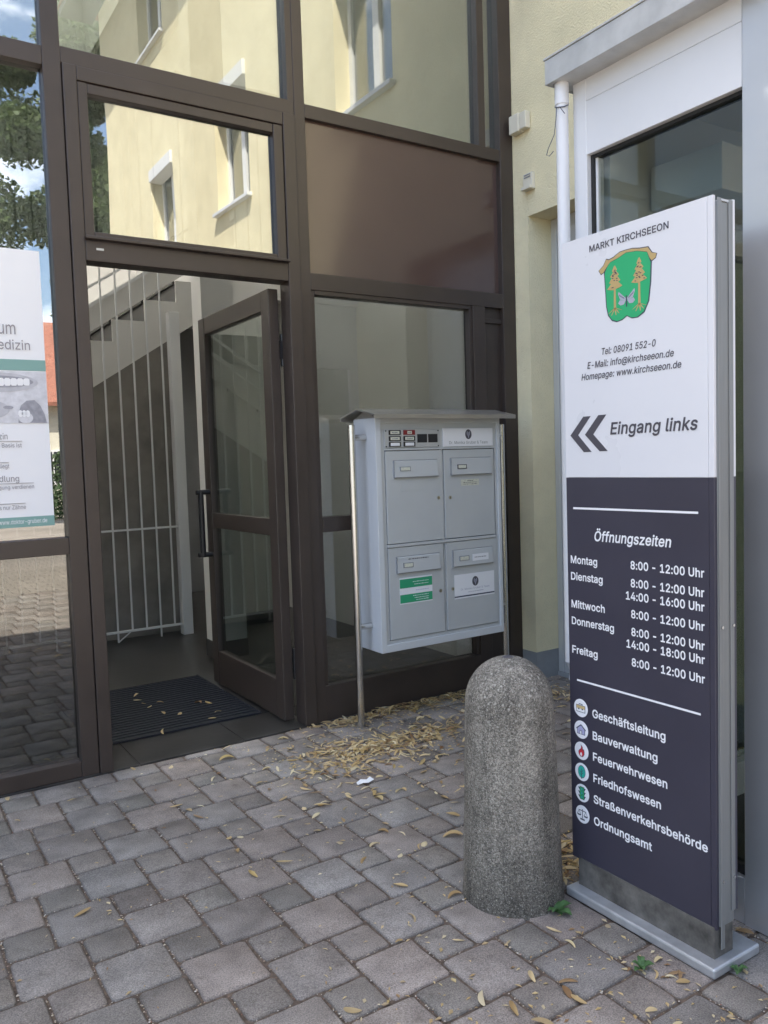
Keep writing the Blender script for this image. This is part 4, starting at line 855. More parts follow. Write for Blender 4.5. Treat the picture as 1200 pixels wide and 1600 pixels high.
for i, z in enumerate((.805, .79, .755, .725, .712, .70)): scribble(g_, -1.12 + .01 * (i % 3), -1.01, z, DF - .0019, .0035, 'paper' if i != 2 else 'lilac', seed=10 + i)
n_ = plaque(dBR, -.821, -.516, .684, .811, DF, 'paper', name='practice_notice'); MB().box(-.821, -.516, DF - .0018, DF + .0002, .668, .676).build('notice_edge', 'paper', n_); MB().box(-.821, -.516, DF - .0016, DF + .0001, .676, .684).build('notice_line', 'iconink', n_)
mfn = lambda y: (lambda u, v: (u, y, v))
def emblem(par, cx, cz, r, y):
    m_ = MB(); q = lambda d: (lambda u, v, a: (u, y - d - a, v))
    m_.prism([(cx + r * math.cos(i * math.pi / 14), cz + r * 1.2 * math.sin(i * math.pi / 14)) for i in range(28)], q(0), 0, .0005, 0)
    for s_ in (-1, 1): m_.prism([(cx + s_ * r * .1, cz - r * .6), (cx + s_ * r * .5, cz + r * .1), (cx + s_ * r * .45, cz + r * .7), (cx + s_ * r * .3, cz + r * .7), (cx + s_ * r * .3, cz + r * .1)], q(.0006), 0, .0004, 1)
    m_.prism([(cx - r * .07, cz - r * .9), (cx + r * .07, cz - r * .9), (cx + r * .07, cz + r * .5), (cx - r * .07, cz + r * .5)], q(.0006), 0, .0004, 1)
    return m_.build('emblem', ['signtext', 'silver'], par)
emblem(n_, -.663, .762, .024, DF - .0013)
text('Dr. Monika Gruber & Team', 'lettering', 'silver', n_, mfn(DF - .0016), -.775, -.555, .716, .011, 4)
scribble(n_, -.72, -.60, .70, DF - .0013, .004, 'silver', seed=22)
bp_ = MB().box(-1.280, -.905, FP - .010, FP - .0005, 1.568, 1.668).build('bell_panel', 'alu', mbx, bevel=.002)
k = 0
for zc in (1.652, 1.6185, 1.5865):
    for xc in (-1.214, -1.116):
        red = (k == 1)
        bt = MB().box(xc - .040, xc + .040, FP - .014, FP - .009, zc - .0135, zc + .0135).build('bell_button', 'bred' if red else 'blackp', bp_, bevel=.002)
        MB().box(xc - .030 if not red else xc - .014, xc + .030 if not red else xc + .016, FP - .0152, FP - .0139, zc - .0085, zc + .0085).build('name_label', 'paper' if k > 3 else 'paperlabel', bt)
        if k < 4: scribble(bt, xc - (.02 if not red else .008), xc + (.02 if not red else .01), zc - .003, FP - .0153, .005, 'plinth', seed=40 + k)
        k += 1
MB().box(-1.060, -.992, FP - .0115, FP - .0099, 1.594, 1.642).build('speaker_grille', 'scr', bp_); MB().box(-.984, -.918, FP - .0115, FP - .0099, 1.594, 1.642).build('speaker_grille', 'scr', bp_)
for x in (-1.272, -.913):
    for z in (1.575, 1.661): MB().tube([(x, FP - .0095, z), (x, FP - .0115, z)], .004, 8).build('screw', 'blackp', bp_)
np_ = MB().box(-.874, -.500, FP - .008, FP - .0005, 1.568, 1.674).build('name_plate', 'paper', mbx, bevel=.0015)
emblem(np_, -.688, 1.638, .024, FP - .0083)
text('Dr. Monika Gruber & Team', 'lettering', 'plinth', np_, mfn(FP - .0088), -.832, -.542, 1.582, .017, 2)
# folded steel roof
RX0, RX1, RYF, RYB, RZ, RT = -1.385, -.375, -.405, -.035, 1.728, 1.790
prof = [(RYF, RZ), (RYF, RZ + .022), (-.22, RT), (RYB, RZ + .022), (RYB, RZ), (RYB - .008, RZ), (RYB - .008, RZ + .014), (-.22, RT - .008), (RYF + .008, RZ + .014), (RYF + .008, RZ)]
MB().prism(prof, lambda u, v, a: (a, u, v), RX0, RX1).prism([(BF + .002, BZ1 + .0005), (-.22, RT - .012), (BB - .002, BZ1 + .0005)], lambda u, v, a: (a, u, v), BX0 + .004, BX1 - .004).build('roof', 'roofsteel', mbx)
for x, sx in ((-1.431, 1), (-.345, -1)):
    MB().tube([(x, -.235, .0), (x, -.235, 1.70)], .0205, 24).build('pole', 'steel', mbx, smooth='angle')
    for z in (.57, 1.63): MB().tube([(x, -.235, z), (BX0 + .003 if sx > 0 else BX1 - .003, -.235, z)], .017, 16).build('bracket', 'steel', mbx, smooth='angle')

# ================================================================ STONE BOLLARD
prof = [(.176, -.05), (.174, .0), (.170, .04), (.163, .25), (.1565, .45), (.152, .60), (.1495, .665)]
for i in range(1, 15):
    a = i / 14 * math.pi / 2; prof.append((max(.1495 * math.cos(a), .012), .665 + .158 * math.sin(a)))
bo = MB().lathe(prof, (-1.917, -2.037, 0), 64).build('bollard', 'bollard', smooth='angle')
tag(bo, 'round topped weathered concrete bollard with pale pebbles in front of the sign', 'bollard')
MB().lathe([(.020, .8215), (.013, .8235)], (-1.917, -2.037, 0), 20).build('cap_plug', 'signtext', bo)
# ================================================================ INFORMATION SIGN
SX = -1.74
sg = thing('information_sign', 'white and dark purple upright town office information sign with opening hours', 'sign', (-1.69, -2.43, 0))
S0 = -2.15
BP = MB().box(-1.787, -1.566, -2.733, -2.160, .0, .030).build('base_plate', 'galv', sg, bevel=.006)
MB().box(-1.742, -1.655, -2.702, -2.178, .030, .1245).build('plinth', 'dirtplinth', sg)
MB().box(-1.7275, -1.662, -2.7125, -2.1505, .125, 2.178).build('core', 'signside', sg, bevel=.003)
# side channel ribs
MB().box(-1.7275, -1.711, -2.716, -2.7127, .060, 2.186).box(-1.678, -1.660, -2.7165, -2.7127, .16, 2.186).build('channel', 'signside', sg, bevel=.0015)
MB().box(-1.7275, -1.711, -2.1503, -2.147, .125, 2.186).box(-1.678, -1.660, -2.1503, -2.147, .125, 2.186).build('channel', 'signside', sg, bevel=.0015)
MB().box(-1.711, -1.678, -2.7155, -2.1495, 2.178, 2.184).build('end_cap', 'alu', sg)
WP = MB().box(SX, -1.728, -2.6905, -2.1485, 1.4235, 2.192).box(SX + .0005, -1.728, -2.7085, -2.6915, 1.4235, 2.192).build('white_panel', 'signwhite', sg, bevel=.0008)
DP = MB().box(SX, -1.728, -2.6905, -2.1485, .118, 1.4225).box(SX + .0005, -1.728, -2.7085, -2.6915, .118, 1.4225).build('dark_panel', 'signdark', sg, bevel=.0008)
MB().box(-1.6615, -1.652, -2.7165, -2.150, 1.4235, 2.188).build('rear_panel', 'signwhite', sg); MB().box(-1.6615, -1.652, -2.7165, -2.150, .16, 1.4225).build('rear_panel', 'signdark', sg)
for z in (.26, 1.0): 
    for x in (-1.718, -1.667): MB().tube([(x, -2.716, z), (x, -2.7195, z)], .0045, 10).build('rivet', 'steel', sg)
sfn = lambda d: (lambda u, v: (SX - d, S0 - u, v))
sp3 = lambda d: (lambda u, v, a: (SX - d - a, S0 - u, v))
D = .0012
def st_(body, u0, u1, v, cap, par, mat, sh=0., bold=15): return text(body, 'lettering', mat, par, sfn(D), u0, u1, v, cap, bold, sh)
st_('MARKT KIRCHSEEON', .117, .417, 2.138, .0195, WP, 'signtext')
st_('Tel: 08091 552-0', .162, .368, 1.810, .020, WP, 'signtext', .18, 10)
st_('E-Mail: info@kirchseeon.de', .101, .431, 1.773, .020, WP, 'signtext', .18, 10)
st_('Homepage: www.kirchseeon.de', .075, .456, 1.738, .020, WP, 'signtext', .18, 10)
st_('Eingang links', .191, .509, 1.559, .036, WP, 'signtext', .18, 17)
for pts in ([(.022, 1.562), (.080, 1.621), (.111, 1.621), (.056, 1.562), (.113, 1.506), (.080, 1.506)], [(.086, 1.562), (.144, 1.622), (.176, 1.622), (.121, 1.562), (.180, 1.507), (.147, 1.507)]):
    MB().prism(pts, sp3(0), .0001, D).build('chevron', 'signtext', WP)
MB().prism([(.029, 1.318), (.507, 1.320), (.507, 1.3265), (.029, 1.3245)], sp3(0), .0001, D).build('rule', 'white_ink', DP)
MB().prism([(.033, .7385), (.511, .7385), (.511, .7445), (.033, .7445)], sp3(0), .0001, D).build('rule', 'white_ink', DP)
st_('Öffnungszeiten', .120, .416, 1.218, .0315, DP, 'white_ink', .18, 16)
for b_, u1, v in (('Montag', .130, 1.137), ('Dienstag', .152, 1.081), ('Mittwoch', .159, .987), ('Donnerstag', .196, .930), ('Freitag', .126, .832)):
    st_(b_, .014, u1, v, .0245, DP, 'white_ink', 0, 17)
for b_, u0, v in (('8:00 - 12:00 Uhr', .265, 1.140), ('8:00 - 12:00 Uhr', .265, 1.084), ('14:00 - 16:00 Uhr', .2455, 1.043), ('8:00 - 12:00 Uhr', .265, .987), ('8:00 - 12:00 Uhr', .265, .931), ('14:00 - 18:00 Uhr', .2455, .891), ('8:00 - 12:00 Uhr', .265, .835)):
    st_(b_, u0, .526, v, .0245, DP, 'white_ink', 0, 19)
for b_, u1, v in (('Geschäftsleitung', .389, .630), ('Bauverwaltung', .359, .5555), ('Feuerwehrwesen', .394, .484), ('Friedhofswesen', .370, .4115), ('Straßenverkehrsbehörde', .532, .340), ('Ordnungsamt', .335, .266)):
    st_(b_, .099, u1, v, .0265, DP, 'white_ink', 0, 19)
# crest: gold scroll, green field, two gold trees with roots, silver butterfly
K = [(.175, 2.062), (.179, 2.004), (.182, 1.955), (.189, 1.927), (.204, 1.909), (.223, 1.902), (.245, 1.905), (.263, 1.914), (.282, 1.904), (.304, 1.903), (.329, 1.915), (.346, 1.945), (.354, 2.000), (.357, 2.058)]
scroll = [(.357, 2.060), (.371, 2.066), (.374, 2.077), (.358, 2.082), (.344, 2.101), (.314, 2.104), (.287, 2.110), (.262, 2.111), (.238, 2.110), (.213, 2.099), (.195, 2.096), (.186, 2.100), (.175, 2.083), (.156, 2.072), (.164, 2.060), (.173, 2.062), (.188, 2.077), (.201, 2.089), (.234, 2.0955), (.263, 2.1045), (.304, 2.100), (.341, 2.089), (.351, 2.068)]
c = MB()
outl = K + [(.371, 2.064), (.376, 2.077), (.359, 2.084), (.345, 2.104), (.314, 2.107), (.287, 2.1125), (.262, 2.1135), (.238, 2.1125), (.212, 2.102), (.196, 2.099), (.185, 2.103), (.173, 2.085), (.153, 2.072), (.163, 2.057)]
c.prism(outl, sp3(0), .0001, .0008, 0)
gi = [(.263 + (u - .263) * .955, 1.99 + (v - 1.99) * .965) for u, v in K]
c.prism(gi + [(.340, 2.088), (.304, 2.099), (.263, 2.1035), (.234, 2.0945), (.201, 2.088), (.189, 2.076)], sp3(.0008), .0001, .0006, 1)
c.prism(scroll, sp3(.0008), .0007, .0010, 2)
def ctree(x, top, bot, wd, lean=0):
    cr_ = []
    lv = [(top, .004), (top - .014, .018), (top - .017, .010), (top - .030, .032), (top - .034, .020), (top - .048, .042), (top - .052, .026), (top - .066, .056), (top - .070, .030), (top - .072, .006)]
    R_ = [(x + a_ * wd / .112, z) for z, a_ in lv]; L_ = [(x - a_ * wd / .112, z - .002) for z, a_ in reversed(lv)]
    c.prism(R_ + L_, sp3(.0013), .0002, .0007, 2)
    rnd = random.Random(int(x * 1000))
    for i in range(16):
        z = top - .012 - .056 * rnd.random(); hw = (top - z) * .62 * wd / .09
        u = x + rnd.uniform(-hw, hw) * .75
        c.prism([(u - .004, z), (u, z + .0016), (u + .004, z - .0005), (u, z - .0018)], sp3(.0021), .0001, .0004, 0)
    c.prism([(x - .0035, top - .07), (x + .0035, top - .07), (x + .0045, bot), (x - .0045, bot)], sp3(.0013), .0002, .0006, 2)
    for du, dv in ((-.026, -.012), (-.014, -.019), (.004, -.020), (.016, -.016), (.027, -.008)):
        c.prism([(x - .003, bot + .002), (x + .003, bot + .002), (x + du + .0012, bot + dv), (x + du - .0012, bot + dv)], sp3(.0013), .0002, .0006, 2)
ctree(.218, 2.075, 1.944, .060); ctree(.311, 2.079, 1.942, .058)
for s_ in (-1, 1):
    x = .263
    c.prism([(x + s_ * .002, 1.968), (x + s_ * .030, 1.992), (x + s_ * .032, 1.985), (x + s_ * .024, 1.967), (x + s_ * .004, 1.962)], sp3(.0013), .0002, .0007, 3)
    c.prism([(x + s_ * .003, 1.962), (x + s_ * .026, 1.966), (x + s_ * .032, 1.957), (x + s_ * .024, 1.950), (x + s_ * .010, 1.951)], sp3(.0013), .0002, .0007, 3)
    for i in range(4): c.prism([(x + s_ * (.008 + i * .005), 1.968 + i * .003), (x + s_ * (.011 + i * .005), 1.973 + i * .0035), (x + s_ * (.0125 + i * .005), 1.972 + i * .0035), (x + s_ * (.0095 + i * .005), 1.967 + i * .003)], sp3(.0021), .0001, .0004, 0)
c.prism([(.2605, 1.976), (.2655, 1.976), (.265, 1.945), (.263, 1.94), (.261, 1.945)], sp3(.0015), .0003, .0009, 0)
c.build('coat_of_arms', ['iconink', 'green', 'gold', 'silver'], WP)
# six round pictograms
IC = (.048,)
def disc(m_, u, v, r, d0, d1, mi, n=36, sx_=1, sz=1): m_.prism([(u + r * sx_ * math.cos(2 * math.pi * i / n), v + r * sz * math.sin(2 * math.pi * i / n)) for i in range(n)], sp3(0), d0, d1, mi)
def rect(m_, u0, u1, v0, v1, mi, d=.0012): m_.prism([(u0, v0), (u1, v0), (u1, v1), (u0, v1)], sp3(d), .0001, .0004, mi)
for i, v in enumerate((.648, .574, .501, .428, .355, .281)):
    u = .048; q = MB(); disc(q, u, v, .0305, .0001, .0010, 0)
    P = lambda pts, mi, d=.0012: q.prism([(u + a_, v + b_) for a_, b_ in pts], sp3(d), .0001, .0004, mi)
    if i == 0:
        rect(q, u - .020, u + .020, v - .014, v + .010, 1); rect(q, u - .018, u + .018, v - .012, v + .001, 0, .0017); rect(q, u - .0185, u + .0185, v - .002, v + .0085, 2, .0018)
        rect(q, u - .008, u + .008, v + .010, v + .015, 1); rect(q, u - .0055, u + .0055, v + .0101, v + .0125, 0, .0017)
        for s_ in (-.008, .008): rect(q, u + s_ - .003, u + s_ + .003, v - .005, v - .0005, 1, .0023)
    elif i == 1:
        P([(-.021, .003), (0, .019), (.021, .003), (.021, .000), (.0175, .000), (.0175, -.016), (-.0175, -.016), (-.0175, 0), (-.021, 0)], 1)
        P([(-.0155, .0025), (0, .0145), (.0155, .0025), (.0155, -.014), (-.0155, -.014)], 3, .0017); P([(-.005, -.014), (.005, -.014), (.005, -.002), (-.005, -.002)], 1, .0022); P([(-.003, -.014), (.003, -.014), (.003, -.004), (-.003, -.004)], 0, .0027)
    elif i == 2:
        P([(-.003, .023), (.006, .014), (.007, .005), (.011, .009), (.0135, .000), (.013, -.010), (.006, -.020), (-.006, -.020), (-.0125, -.012), (-.013, -.003), (-.008, .004), (-.002, .008), (-.001, .016)], 1)
        P([(-.002, .019), (.0045, .013), (.0055, .002), (.010, .005), (.0118, -.001), (.011, -.010), (.005, -.018), (-.005, -.018), (-.011, -.011), (-.0115, -.004), (-.007, .002), (.000, .008), (.0005, .015)], 4, .0017)
        P([(.0, -.003), (.004, -.009), (.002, -.017), (-.004, -.016), (-.005, -.010)], 0, .0023)
    elif i == 3:
        disc(q, u, v + .001, .018, .0013, .0016, 1, sx_=.92, sz=1.22); disc(q, u, v + .001, .0165, .0017, .0021, 5, sx_=.92, sz=1.22)
        P([(-.0012, -.023), (.0012, -.023), (.0008, .012), (-.0008, .012)], 1, .0022)
        for b_ in (-.008, .000): P([(0, b_), (.008, b_ + .007), (.008, b_ + .009), (0, b_ + .0025)], 1, .0022); P([(0, b_ - .004), (-.008, b_ + .003), (-.008, b_ + .005), (0, b_ - .0015)], 1, .0022)
    elif i == 4:
        P([(-.010, -.022), (.010, -.022), (.010, .022), (-.010, .022)], 1); P([(-.0085, -.0205), (.0085, -.0205), (.0085, .0205), (-.0085, .0205)], 6, .0017)
        for b_ in (-.0135, 0, .0135):
            disc(q, u, v + b_, .0052, .0022, .0025, 1, 16); disc(q, u, v + b_, .0038, .0026, .0029, 5, 16)
            for s_ in (-1, 1): P([(s_ * .010, b_ + .005), (s_ * .017, b_ + .005), (s_ * .011, b_ - .004), (s_ * .010, b_ - .004)], 1, .0017)
    else:
        P([(-.0012, -.014), (.0012, -.014), (.0012, .018), (-.0012, .018)], 1); P([(-.010, -.020), (.010, -.020), (.010, -.015), (-.010, -.015)], 1); P([(-.017, .011), (.017, .011), (.017, .0135), (-.017, .0135)], 1)
        for s_ in (-1, 1):
            x = s_ * .015
            P([(x - .0005, .011), (x + .0008, .011), (x - .007, -.002), (x - .0085, -.002)], 1); P([(x - .0008, .011), (x + .0005, .011), (x + .0085, -.002), (x + .007, -.002)], 1)
            P([(x - .0095, -.002), (x + .0095, -.002), (x + .006, -.007), (x - .006, -.007)], 1)
    q.build('pictogram', ['white_ink', 'iconink', 'sand', 'lilac', 'red', 'teal', 'green'], DP)

# ================================================================ FALLEN LEAVES, WEEDS, SCRAP
def leaf_shape(rnd, Lg, Wd):
    """narrow curled dry leaf: verts, faces"""
    V, F = [], []
    n = 8; bend = rnd.uniform(-1.6, 1.6); lift = rnd.uniform(.001, .010); cup = rnd.uniform(-.5, .8); tw = rnd.uniform(-.9, .9)
    x = y = 0.; a = -bend / 2
    for i in range(n):
        t = i / (n - 1)
        wd = Wd * (math.sin(math.pi * min(1, t * .92 + .06)) ** .7) * .5
        z = .0012 + lift * math.sin(math.pi * t) * (1 if rnd.random() < 2 else 0) * .6 + lift * .6 * t ** 2
        ta = tw * (t - .4)
        for s_ in (-1, 0, 1):
            ox, oy = -math.sin(a) * s_ * wd, math.cos(a) * s_ * wd
            V.append((x + ox * math.cos(ta), y + oy * math.cos(ta), max(.0008, z + abs(s_) * wd * cup + s_ * wd * math.sin(ta))))
        x += math.cos(a) * Lg / (n - 1); y += math.sin(a) * Lg / (n - 1); a += bend / (n - 1)
    for i in range(n - 1):
        for s_ in (0, 1):
            k = i * 3 + s_; F.append((k, k + 1, k + 4, k + 3))
    return [(a_ - Lg / 2, b_, c_) for a_, b_, c_ in V], F
rl = random.Random(11)
LM = []
for i in range(14):
    Lg = rl.uniform(.022, .078); V, F = leaf_shape(rl, Lg, rl.uniform(.008, .022))
    me = bpy.data.meshes.new('fallen_leaf'); me.from_pydata(V, [], F); me.materials.append(M['dryleaf']); me.polygons.foreach_set('use_smooth', [True] * len(F)); me.update(); LM.append(me)
def place_leaf(x, y, z=0., group='dry leaves scattered on the paving', label='single dry tan leaf lying on the grey paving'):
    o = bpy.data.objects.new('fallen_leaf', rl.choice(LM)); col.objects.link(o)
    o.location = (x, y, z); o.rotation_euler = (rl.uniform(-.15, .15), rl.uniform(-.15, .15), rl.uniform(0, 6.28)); s_ = rl.uniform(.85, 1.3); o.scale = (s_, s_, s_)
    tag(o, label, 'leaf', group); return o
def inside_block(x, y):
    if (x + 1.917) ** 2 + (y + 2.037) ** 2 < .17 ** 2: return True
    if -1.80 < x < -1.55 and -2.75 < y < -2.14: return True
    if x > -1.48 and y < -1.9: return True
    if x > .2 or y > -.04 or (x > -.01 and y > -.16): return True
    return False
cnt = 0
while cnt < 230:                                   # thinly scattered, denser towards the building and the sign
    x, y = rl.uniform(-3.5, -.1), rl.uniform(-3.3, -.06)
    if inside_block(x, y): continue
    p = .10 + .55 * math.exp(-((x + 1.45) ** 2 / .5 + (y + .75) ** 2 / .5)) + .5 * math.exp(-((x + 1.9) ** 2 / .25 + (y + 2.75) ** 2 / .12)) + .18 * (x > -2.4)
    if x < -2.75: p *= .35
    if rl.random() > p: continue
    place_leaf(x, y); cnt += 1
for i in range(12):
    t = rl.random()
    place_leaf(-2.6 + .85 * (rl.random() ** .6), .36 + .9 * rl.random() ** 1.6, .013, 'dry leaves blown onto the entrance mat', 'single dry leaf blown onto the dark ribbed entrance mat')
def heap(name, label, spots, n, seed):
    rnd = random.Random(seed); V, F = [], []
    while n > 0:
        cx, cy, sx_, sy_, ang, zt, wgt = rnd.choices(spots, [q[6] for q in spots])[0]
        a, b = rnd.gauss(0, 1), rnd.gauss(0, 1)
        ux, uy = a * sx_, b * sy_
        x = cx + ux * math.cos(ang) - uy * math.sin(ang); y = cy + ux * math.sin(ang) + uy * math.cos(ang)
        if inside_block(x, y): continue
        v, f_ = leaf_shape(rnd, rnd.choice((rnd.uniform(.04, .085), rnd.uniform(.012, .05))), rnd.uniform(.006, .018))
        z = max(0, zt * math.exp(-(a * a + b * b) / 2) * rnd.random())
        mt_ = Matrix.Translation((x, y, z)) @ Matrix.Rotation(rnd.uniform(0, 6.28), 4, 'Z') @ Matrix.Rotation(rnd.uniform(-.3, .3), 4, 'X') @ Matrix.Rotation(rnd.uniform(-.25, .25), 4, 'Y')
        i = len(V); V += [tuple(mt_ @ Vector(q)) for q in v]; F += [tuple(i + k for k in q) for q in f_]; n -= 1
    V = [(a, b, max(c_, .0006)) for a, b, c_ in V]
    me = bpy.data.meshes.new(name); me.from_pydata(V, [], F); me.materials.append(M['dryleaf']); me.polygons.foreach_set('use_smooth', [True] * len(F))
    o = bpy.data.objects.new(name, me); col.objects.link(o); tag(o, label, 'leaf litter', kind='stuff')
heap('leaf_litter', 'drift of dry tan leaf litter on the paving below the mailboxes and along the glass front', [(-1.62, -.52, .18, .075, -.25, .010, 2.6), (-1.78, -.66, .13, .08, .3, .008, 1.5), (-1.25, -.56, .2, .075, .1, .010, 2.4), (-1.42, -.10, .14, .03, 0, .010, 1.), (-1.0, -.10, .30, .035, 0, .022, 3.4), (-.55, -.11, .2, .04, 0, .016, 1.2), (-.14, -.42, .10, .12, 0, .022, 1.6), (-1.58, -1.86, .05, .12, 0, .016, 1.2), (-1.70, -2.06, .06, .05, 0, .01, .5), (-1.5, -.70, .36, .26, 0, .0, 2.2)], 1350, 5)
# tiny bits in the joints
def joint_bits():
    rnd = random.Random(9); V, F = [], []
    A, B, SY = .216, .148, 1.03
    n = 0
    while n < 5200:
        i, j = rnd.randint(-30, 30), rnd.randint(-30, 30)
        x = -2.927 + i * A + j * B; y = -1.147 + (-i * B + j * A) * SY
        if not (-3.9 < x < .1 and -3.4 < y < -.05): continue
        e = rnd.randint(0, 3); t = rnd.random()
        if e == 0: x += t * A
        elif e == 1: y -= t * A * SY
        elif e == 2: x += A; y -= t * A * SY
        else: x += A - B; y -= A * SY + t * B * SY
        x += rnd.gauss(0, .0022); y += rnd.gauss(0, .0022)
        if inside_block(x, y): continue
        s_ = rnd.uniform(.0012, .0036) * (1.6 if rnd.random() < .06 else 1); a = rnd.uniform(0, 6.28); z = rnd.uniform(-.005, -.001)
        k = len(V); asp = rnd.uniform(.35, 1)
        for q in range(5):
            an = a + q * 1.2566; V.append((x + s_ * math.cos(an), y + s_ * asp * math.sin(an), z))
        V.append((x, y, z + s_ * .8))
        for q in range(5): F.append((k + q, k + (q + 1) % 5, k + 5))
        n += 1
    me = bpy.data.meshes.new('joint_grit'); me.from_pydata(V, [], F); me.materials.append(M['debris'])
    o = bpy.data.objects.new('joint_grit', me); col.objects.link(o); tag(o, 'pale grit and seed husks caught in the paving joints', 'grit', kind='stuff')
joint_bits()
def crumbs():
    rnd = random.Random(19); V, F = [], []; n = 0
    sp = [(-1.62, -.55, .30, .18, 2.), (-1.2, -.5, .35, .2, 2.), (-.9, -.15, .5, .08, 2.), (-2.0, -2.7, .5, .3, 2.2), (-2.3, -1.3, .7, .7, 1.6), (-1.62, -2.0, .1, .15, .8), (-.15, -.4, .12, .14, .5)]
    while n < 2600:
        cx, cy, sx_, sy_, _w = rnd.choices(sp, [q[4] for q in sp])[0]
        x, y = rnd.gauss(cx, sx_), rnd.gauss(cy, sy_)
        if inside_block(x, y): continue
        L_ = rnd.uniform(.003, .013); wd = L_ * rnd.uniform(.2, .6); a = rnd.uniform(0, 6.28); k = len(V); ca, sa = math.cos(a), math.sin(a)
        z = rnd.uniform(.001, .003)
        for u, v_, dz in ((-L_, 0, 0), (-L_ * .2, -wd, .0015), (L_, 0, .0), (L_ * .1, wd, .002)): V.append((x + u * ca - v_ * sa, y + u * sa + v_ * ca, z + dz))
        F += [(k, k + 1, k + 2), (k, k + 2, k + 3)]; n += 1
    me = bpy.data.meshes.new('leaf_crumbs'); me.from_pydata(V, [], F); me.materials.append(M['dryleaf'])
    o = bpy.data.objects.new('leaf_crumbs', me); col.objects.link(o); tag(o, 'crumbled bits of dry leaf strewn over the paving', 'leaf crumbs', kind='stuff')
crumbs()
def weed(x, y, n, r, seed, label):
    rnd = random.Random(seed); m_ = MB()
    for i in range(n):
        a = 2 * math.pi * i / n + rnd.uniform(-.4, .4); L_ = r * rnd.uniform(.6, 1.1); wd = L_ * .26; h = rnd.uniform(.008, .026)
        pr = None
        for k in range(6):
            t = k / 5; d = L_ * t; z = .002 + h * math.sin(math.pi * t * .72); ww = wd * (math.sin(math.pi * (t * .9 + .08)) ** .8) * (1 + .25 * (k % 2))
            c0 = (x + d * math.cos(a) - ww * math.sin(a), y + d * math.sin(a) + ww * math.cos(a), z + ww * .3); c1 = (x + d * math.cos(a), y + d * math.sin(a), z); c2 = (x + d * math.cos(a) + ww * math.sin(a), y + d * math.sin(a) - ww * math.cos(a), z + ww * .3)
            if pr: m_.face([pr[0], c0, c1, pr[1]]); m_.face([pr[1], c1, c2, pr[2]])
            pr = (c0, c1, c2)
    tag(m_.build('weed', 'weed', smooth=True, fixn=False), label, 'weed')
weed(-1.895, -2.222, 9, .055, 1, 'small green weed at the foot of the round concrete bollard')
weed(-1.912, -2.58, 6, .036, 2, 'tiny green weed in the paving joint in front of the sign base plate')
weed(-1.70, -2.752, 5, .03, 3, 'tiny green weed at the near end of the sign base plate')
sc_ = [(-.045, -.012), (-.02, -.02), (.012, -.016), (.03, -.022), (.05, -.004), (.038, .016), (.02, .010), (-.012, .018), (-.038, .012)]
v_ = MB(); cz = [.004, .010, .003, .012, .006, .016, .008, .014, .006]
SCX, SCY = -1.832, -.92
for k in range(len(sc_)):
    a, b = sc_[k], sc_[(k + 1) % len(sc_)]
    v_.face([(SCX, SCY, .007), (SCX + a[0], SCY + a[1], cz[k]), (SCX + b[0], SCY + b[1], cz[(k + 1) % len(sc_)])])
tag(v_.build('paper_scrap', 'hose', fixn=False), 'crumpled white scrap of paper lying among the leaves', 'paper scrap')

# ================================================================ ACROSS THE FORECOURT (seen in the glass)
def tree(name, label, x, y, h, r, zc, n, seed, mat='foliage', lean=0):
    rnd = random.Random(seed); rt = thing(name, label, 'tree', (x, y, 0))
    tk = MB().tube([(x, y, -.1), (x + .05, y, h * .2), (x - .05, y + .1, h * .45), (x, y, h * .8)], r * .11, 12, r2=.05)
    for i in range(9):
        a = rnd.uniform(0, 6.28); z0 = h * rnd.uniform(.28, .6); d = r * rnd.uniform(.4, .62)
        tk.tube([(x, y, z0), (x + d * .5 * math.cos(a), y + d * .5 * math.sin(a), z0 + d * .35), (x + d * math.cos(a), y + d * math.sin(a), z0 + d * .8)], r * .035, 7, r2=.02)
    tk.build('trunk', 'trunk', rt, smooth=True)
    cl = []
    for i in range(70):
        u = Vector((rnd.gauss(0, 1), rnd.gauss(0, 1), rnd.gauss(0, 1))).normalized() * (rnd.random() ** .4)
        cl.append((Vector((x + u.x * r, y + u.y * r, zc + u.z * (h - zc))), rnd.uniform(.35, .85) * r * .36))
    V, F = [], []
    for i in range(n):
        c_, rr = rnd.choice(cl)
        u = Vector((rnd.gauss(0, 1), rnd.gauss(0, 1), rnd.gauss(0, .8))).normalized() * rr * rnd.random() ** .45
        p = c_ + u; s_ = rnd.uniform(.045, .085)
        d = (Vector((rnd.gauss(0, 1), rnd.gauss(0, 1), rnd.gauss(0, 1) - .5))).normalized(); e_ = d.orthogonal().normalized()
        e_.rotate(Matrix.Rotation(rnd.uniform(0, 6.28), 3, d)); g = d.cross(e_)
        k = len(V); V += [tuple(p + e_ * s_ * 1.4), tuple(p + g * s_ * .7), tuple(p - e_ * s_ * 1.1), tuple(p - g * s_ * .7)]; F.append((k, k + 1, k + 2, k + 3))
    me = bpy.data.meshes.new('crown'); og = Vector((x, y, 0)); me.from_pydata([tuple(Vector(q) - og) for q in V], [], F); me.materials.append(M[mat])
    o = bpy.data.objects.new('crown', me); col.objects.link(o); o.parent = rt
tree('linden_tree', 'tall leafy linden tree standing across the forecourt', 3.0, -16.8, 15.0, 3.8, 8.3, 150000, 21)
tree('maple_tree', 'broad leafy tree farther left across the forecourt', -9.5, -26, 12.0, 4.2, 7.5, 15000, 22)
hs = thing('red_roofed_house', 'cream house with a red tiled roof across the forecourt', 'house', (2, -35, 0))
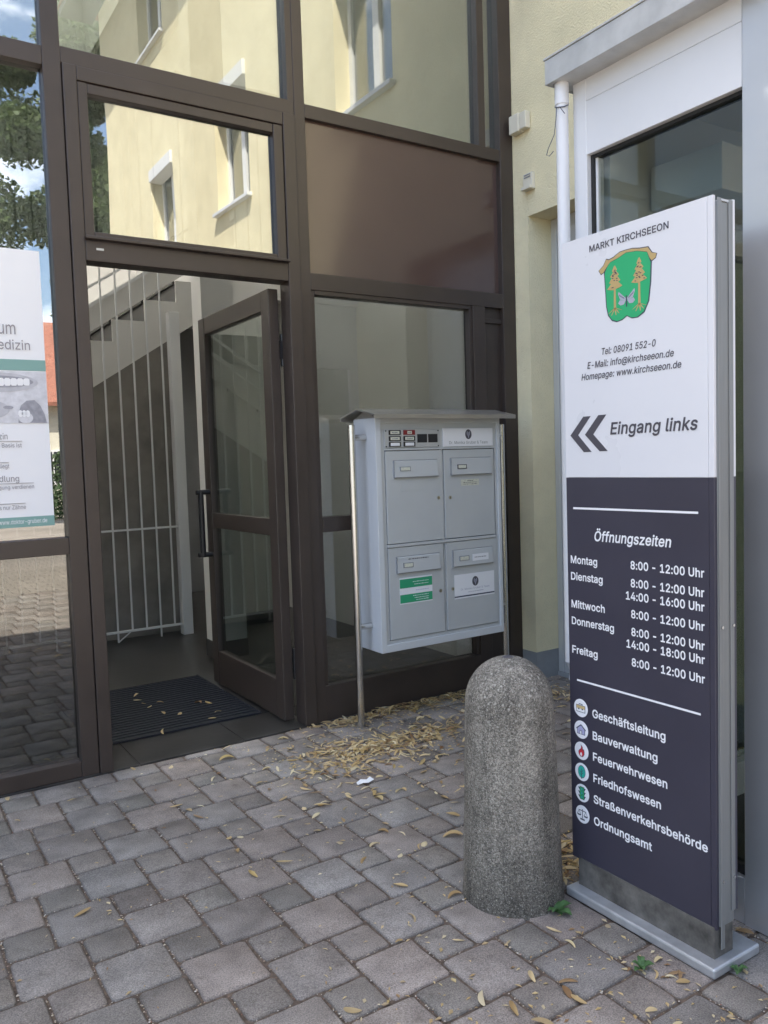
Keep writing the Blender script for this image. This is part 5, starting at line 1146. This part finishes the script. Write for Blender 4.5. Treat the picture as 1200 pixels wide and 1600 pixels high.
HX0, HX1, HY0, HY1, HE, HRz = -5., 9., -40, -30.4, 4.3, 8.2
MB().box(HX0, HX1, HY0, HY1, 0, HE).prism([(HY0, HE), (HY1, HE), ((HY0 + HY1) / 2, HRz - .2)], lambda u, v, a: (a, u, v), HX0, HX1).build('wall', 'cream', hs)
MB().prism([(HY1 + .5, HE - .25), (HY1 + .5, HE - .1), ((HY0 + HY1) / 2, HRz), (HY0 - .5, HE - .1), (HY0 - .5, HE - .25), ((HY0 + HY1) / 2, HRz - .15)], lambda u, v, a: (a, u, v), HX0 - .4, HX1 + .4).build('roof', 'tile', hs)
for x in (-3.6, -.6, 2.9, 6.4):
    wf = MB().box(x - .55, x + .55, HY1, HY1 + .05, .95, 2.35).build('window', 'white', hs)
    MB().box(x - .47, x - .03, HY1 + .051, HY1 + .056, 1.03, 2.27).box(x + .03, x + .47, HY1 + .051, HY1 + .056, 1.03, 2.27).build('pane', 'scr', wf)
MB().box(5, 5.7, -36.5, -35.8, 6, 9.2).build('chimney', 'tile', hs)
def hedge(name, label, x0, x1, y0, y1, h, n, seed):
    rnd = random.Random(seed); V, F = [], []
    for i in range(n):
        p = Vector((rnd.uniform(x0, x1), rnd.uniform(y0, y1), rnd.uniform(.0, h) + rnd.gauss(0, .06))); s_ = rnd.uniform(.04, .08)
        d = Vector((rnd.gauss(0, 1), rnd.gauss(0, 1), rnd.gauss(0, 1))).normalized(); e_ = d.orthogonal().normalized(); g = d.cross(e_)
        k = len(V); V += [tuple(p + e_ * s_), tuple(p + g * s_ * .7), tuple(p - e_ * s_), tuple(p - g * s_ * .7)]; F.append((k, k + 1, k + 2, k + 3))
    me = bpy.data.meshes.new(name); me.from_pydata(V, [], F); me.materials.append(M['hedge']); o = bpy.data.objects.new(name, me); col.objects.link(o); tag(o, label, 'hedge')
hedge('hedge', 'low dark green hedge in front of the red roofed house', -6, 6, -23., -22.0, 1.0, 9000, 31)
hedge('shrub', 'loose taller shrub between the hedge and the red roofed house', .5, 3.6, -25.5, -24.4, 2.1, 2600, 32)
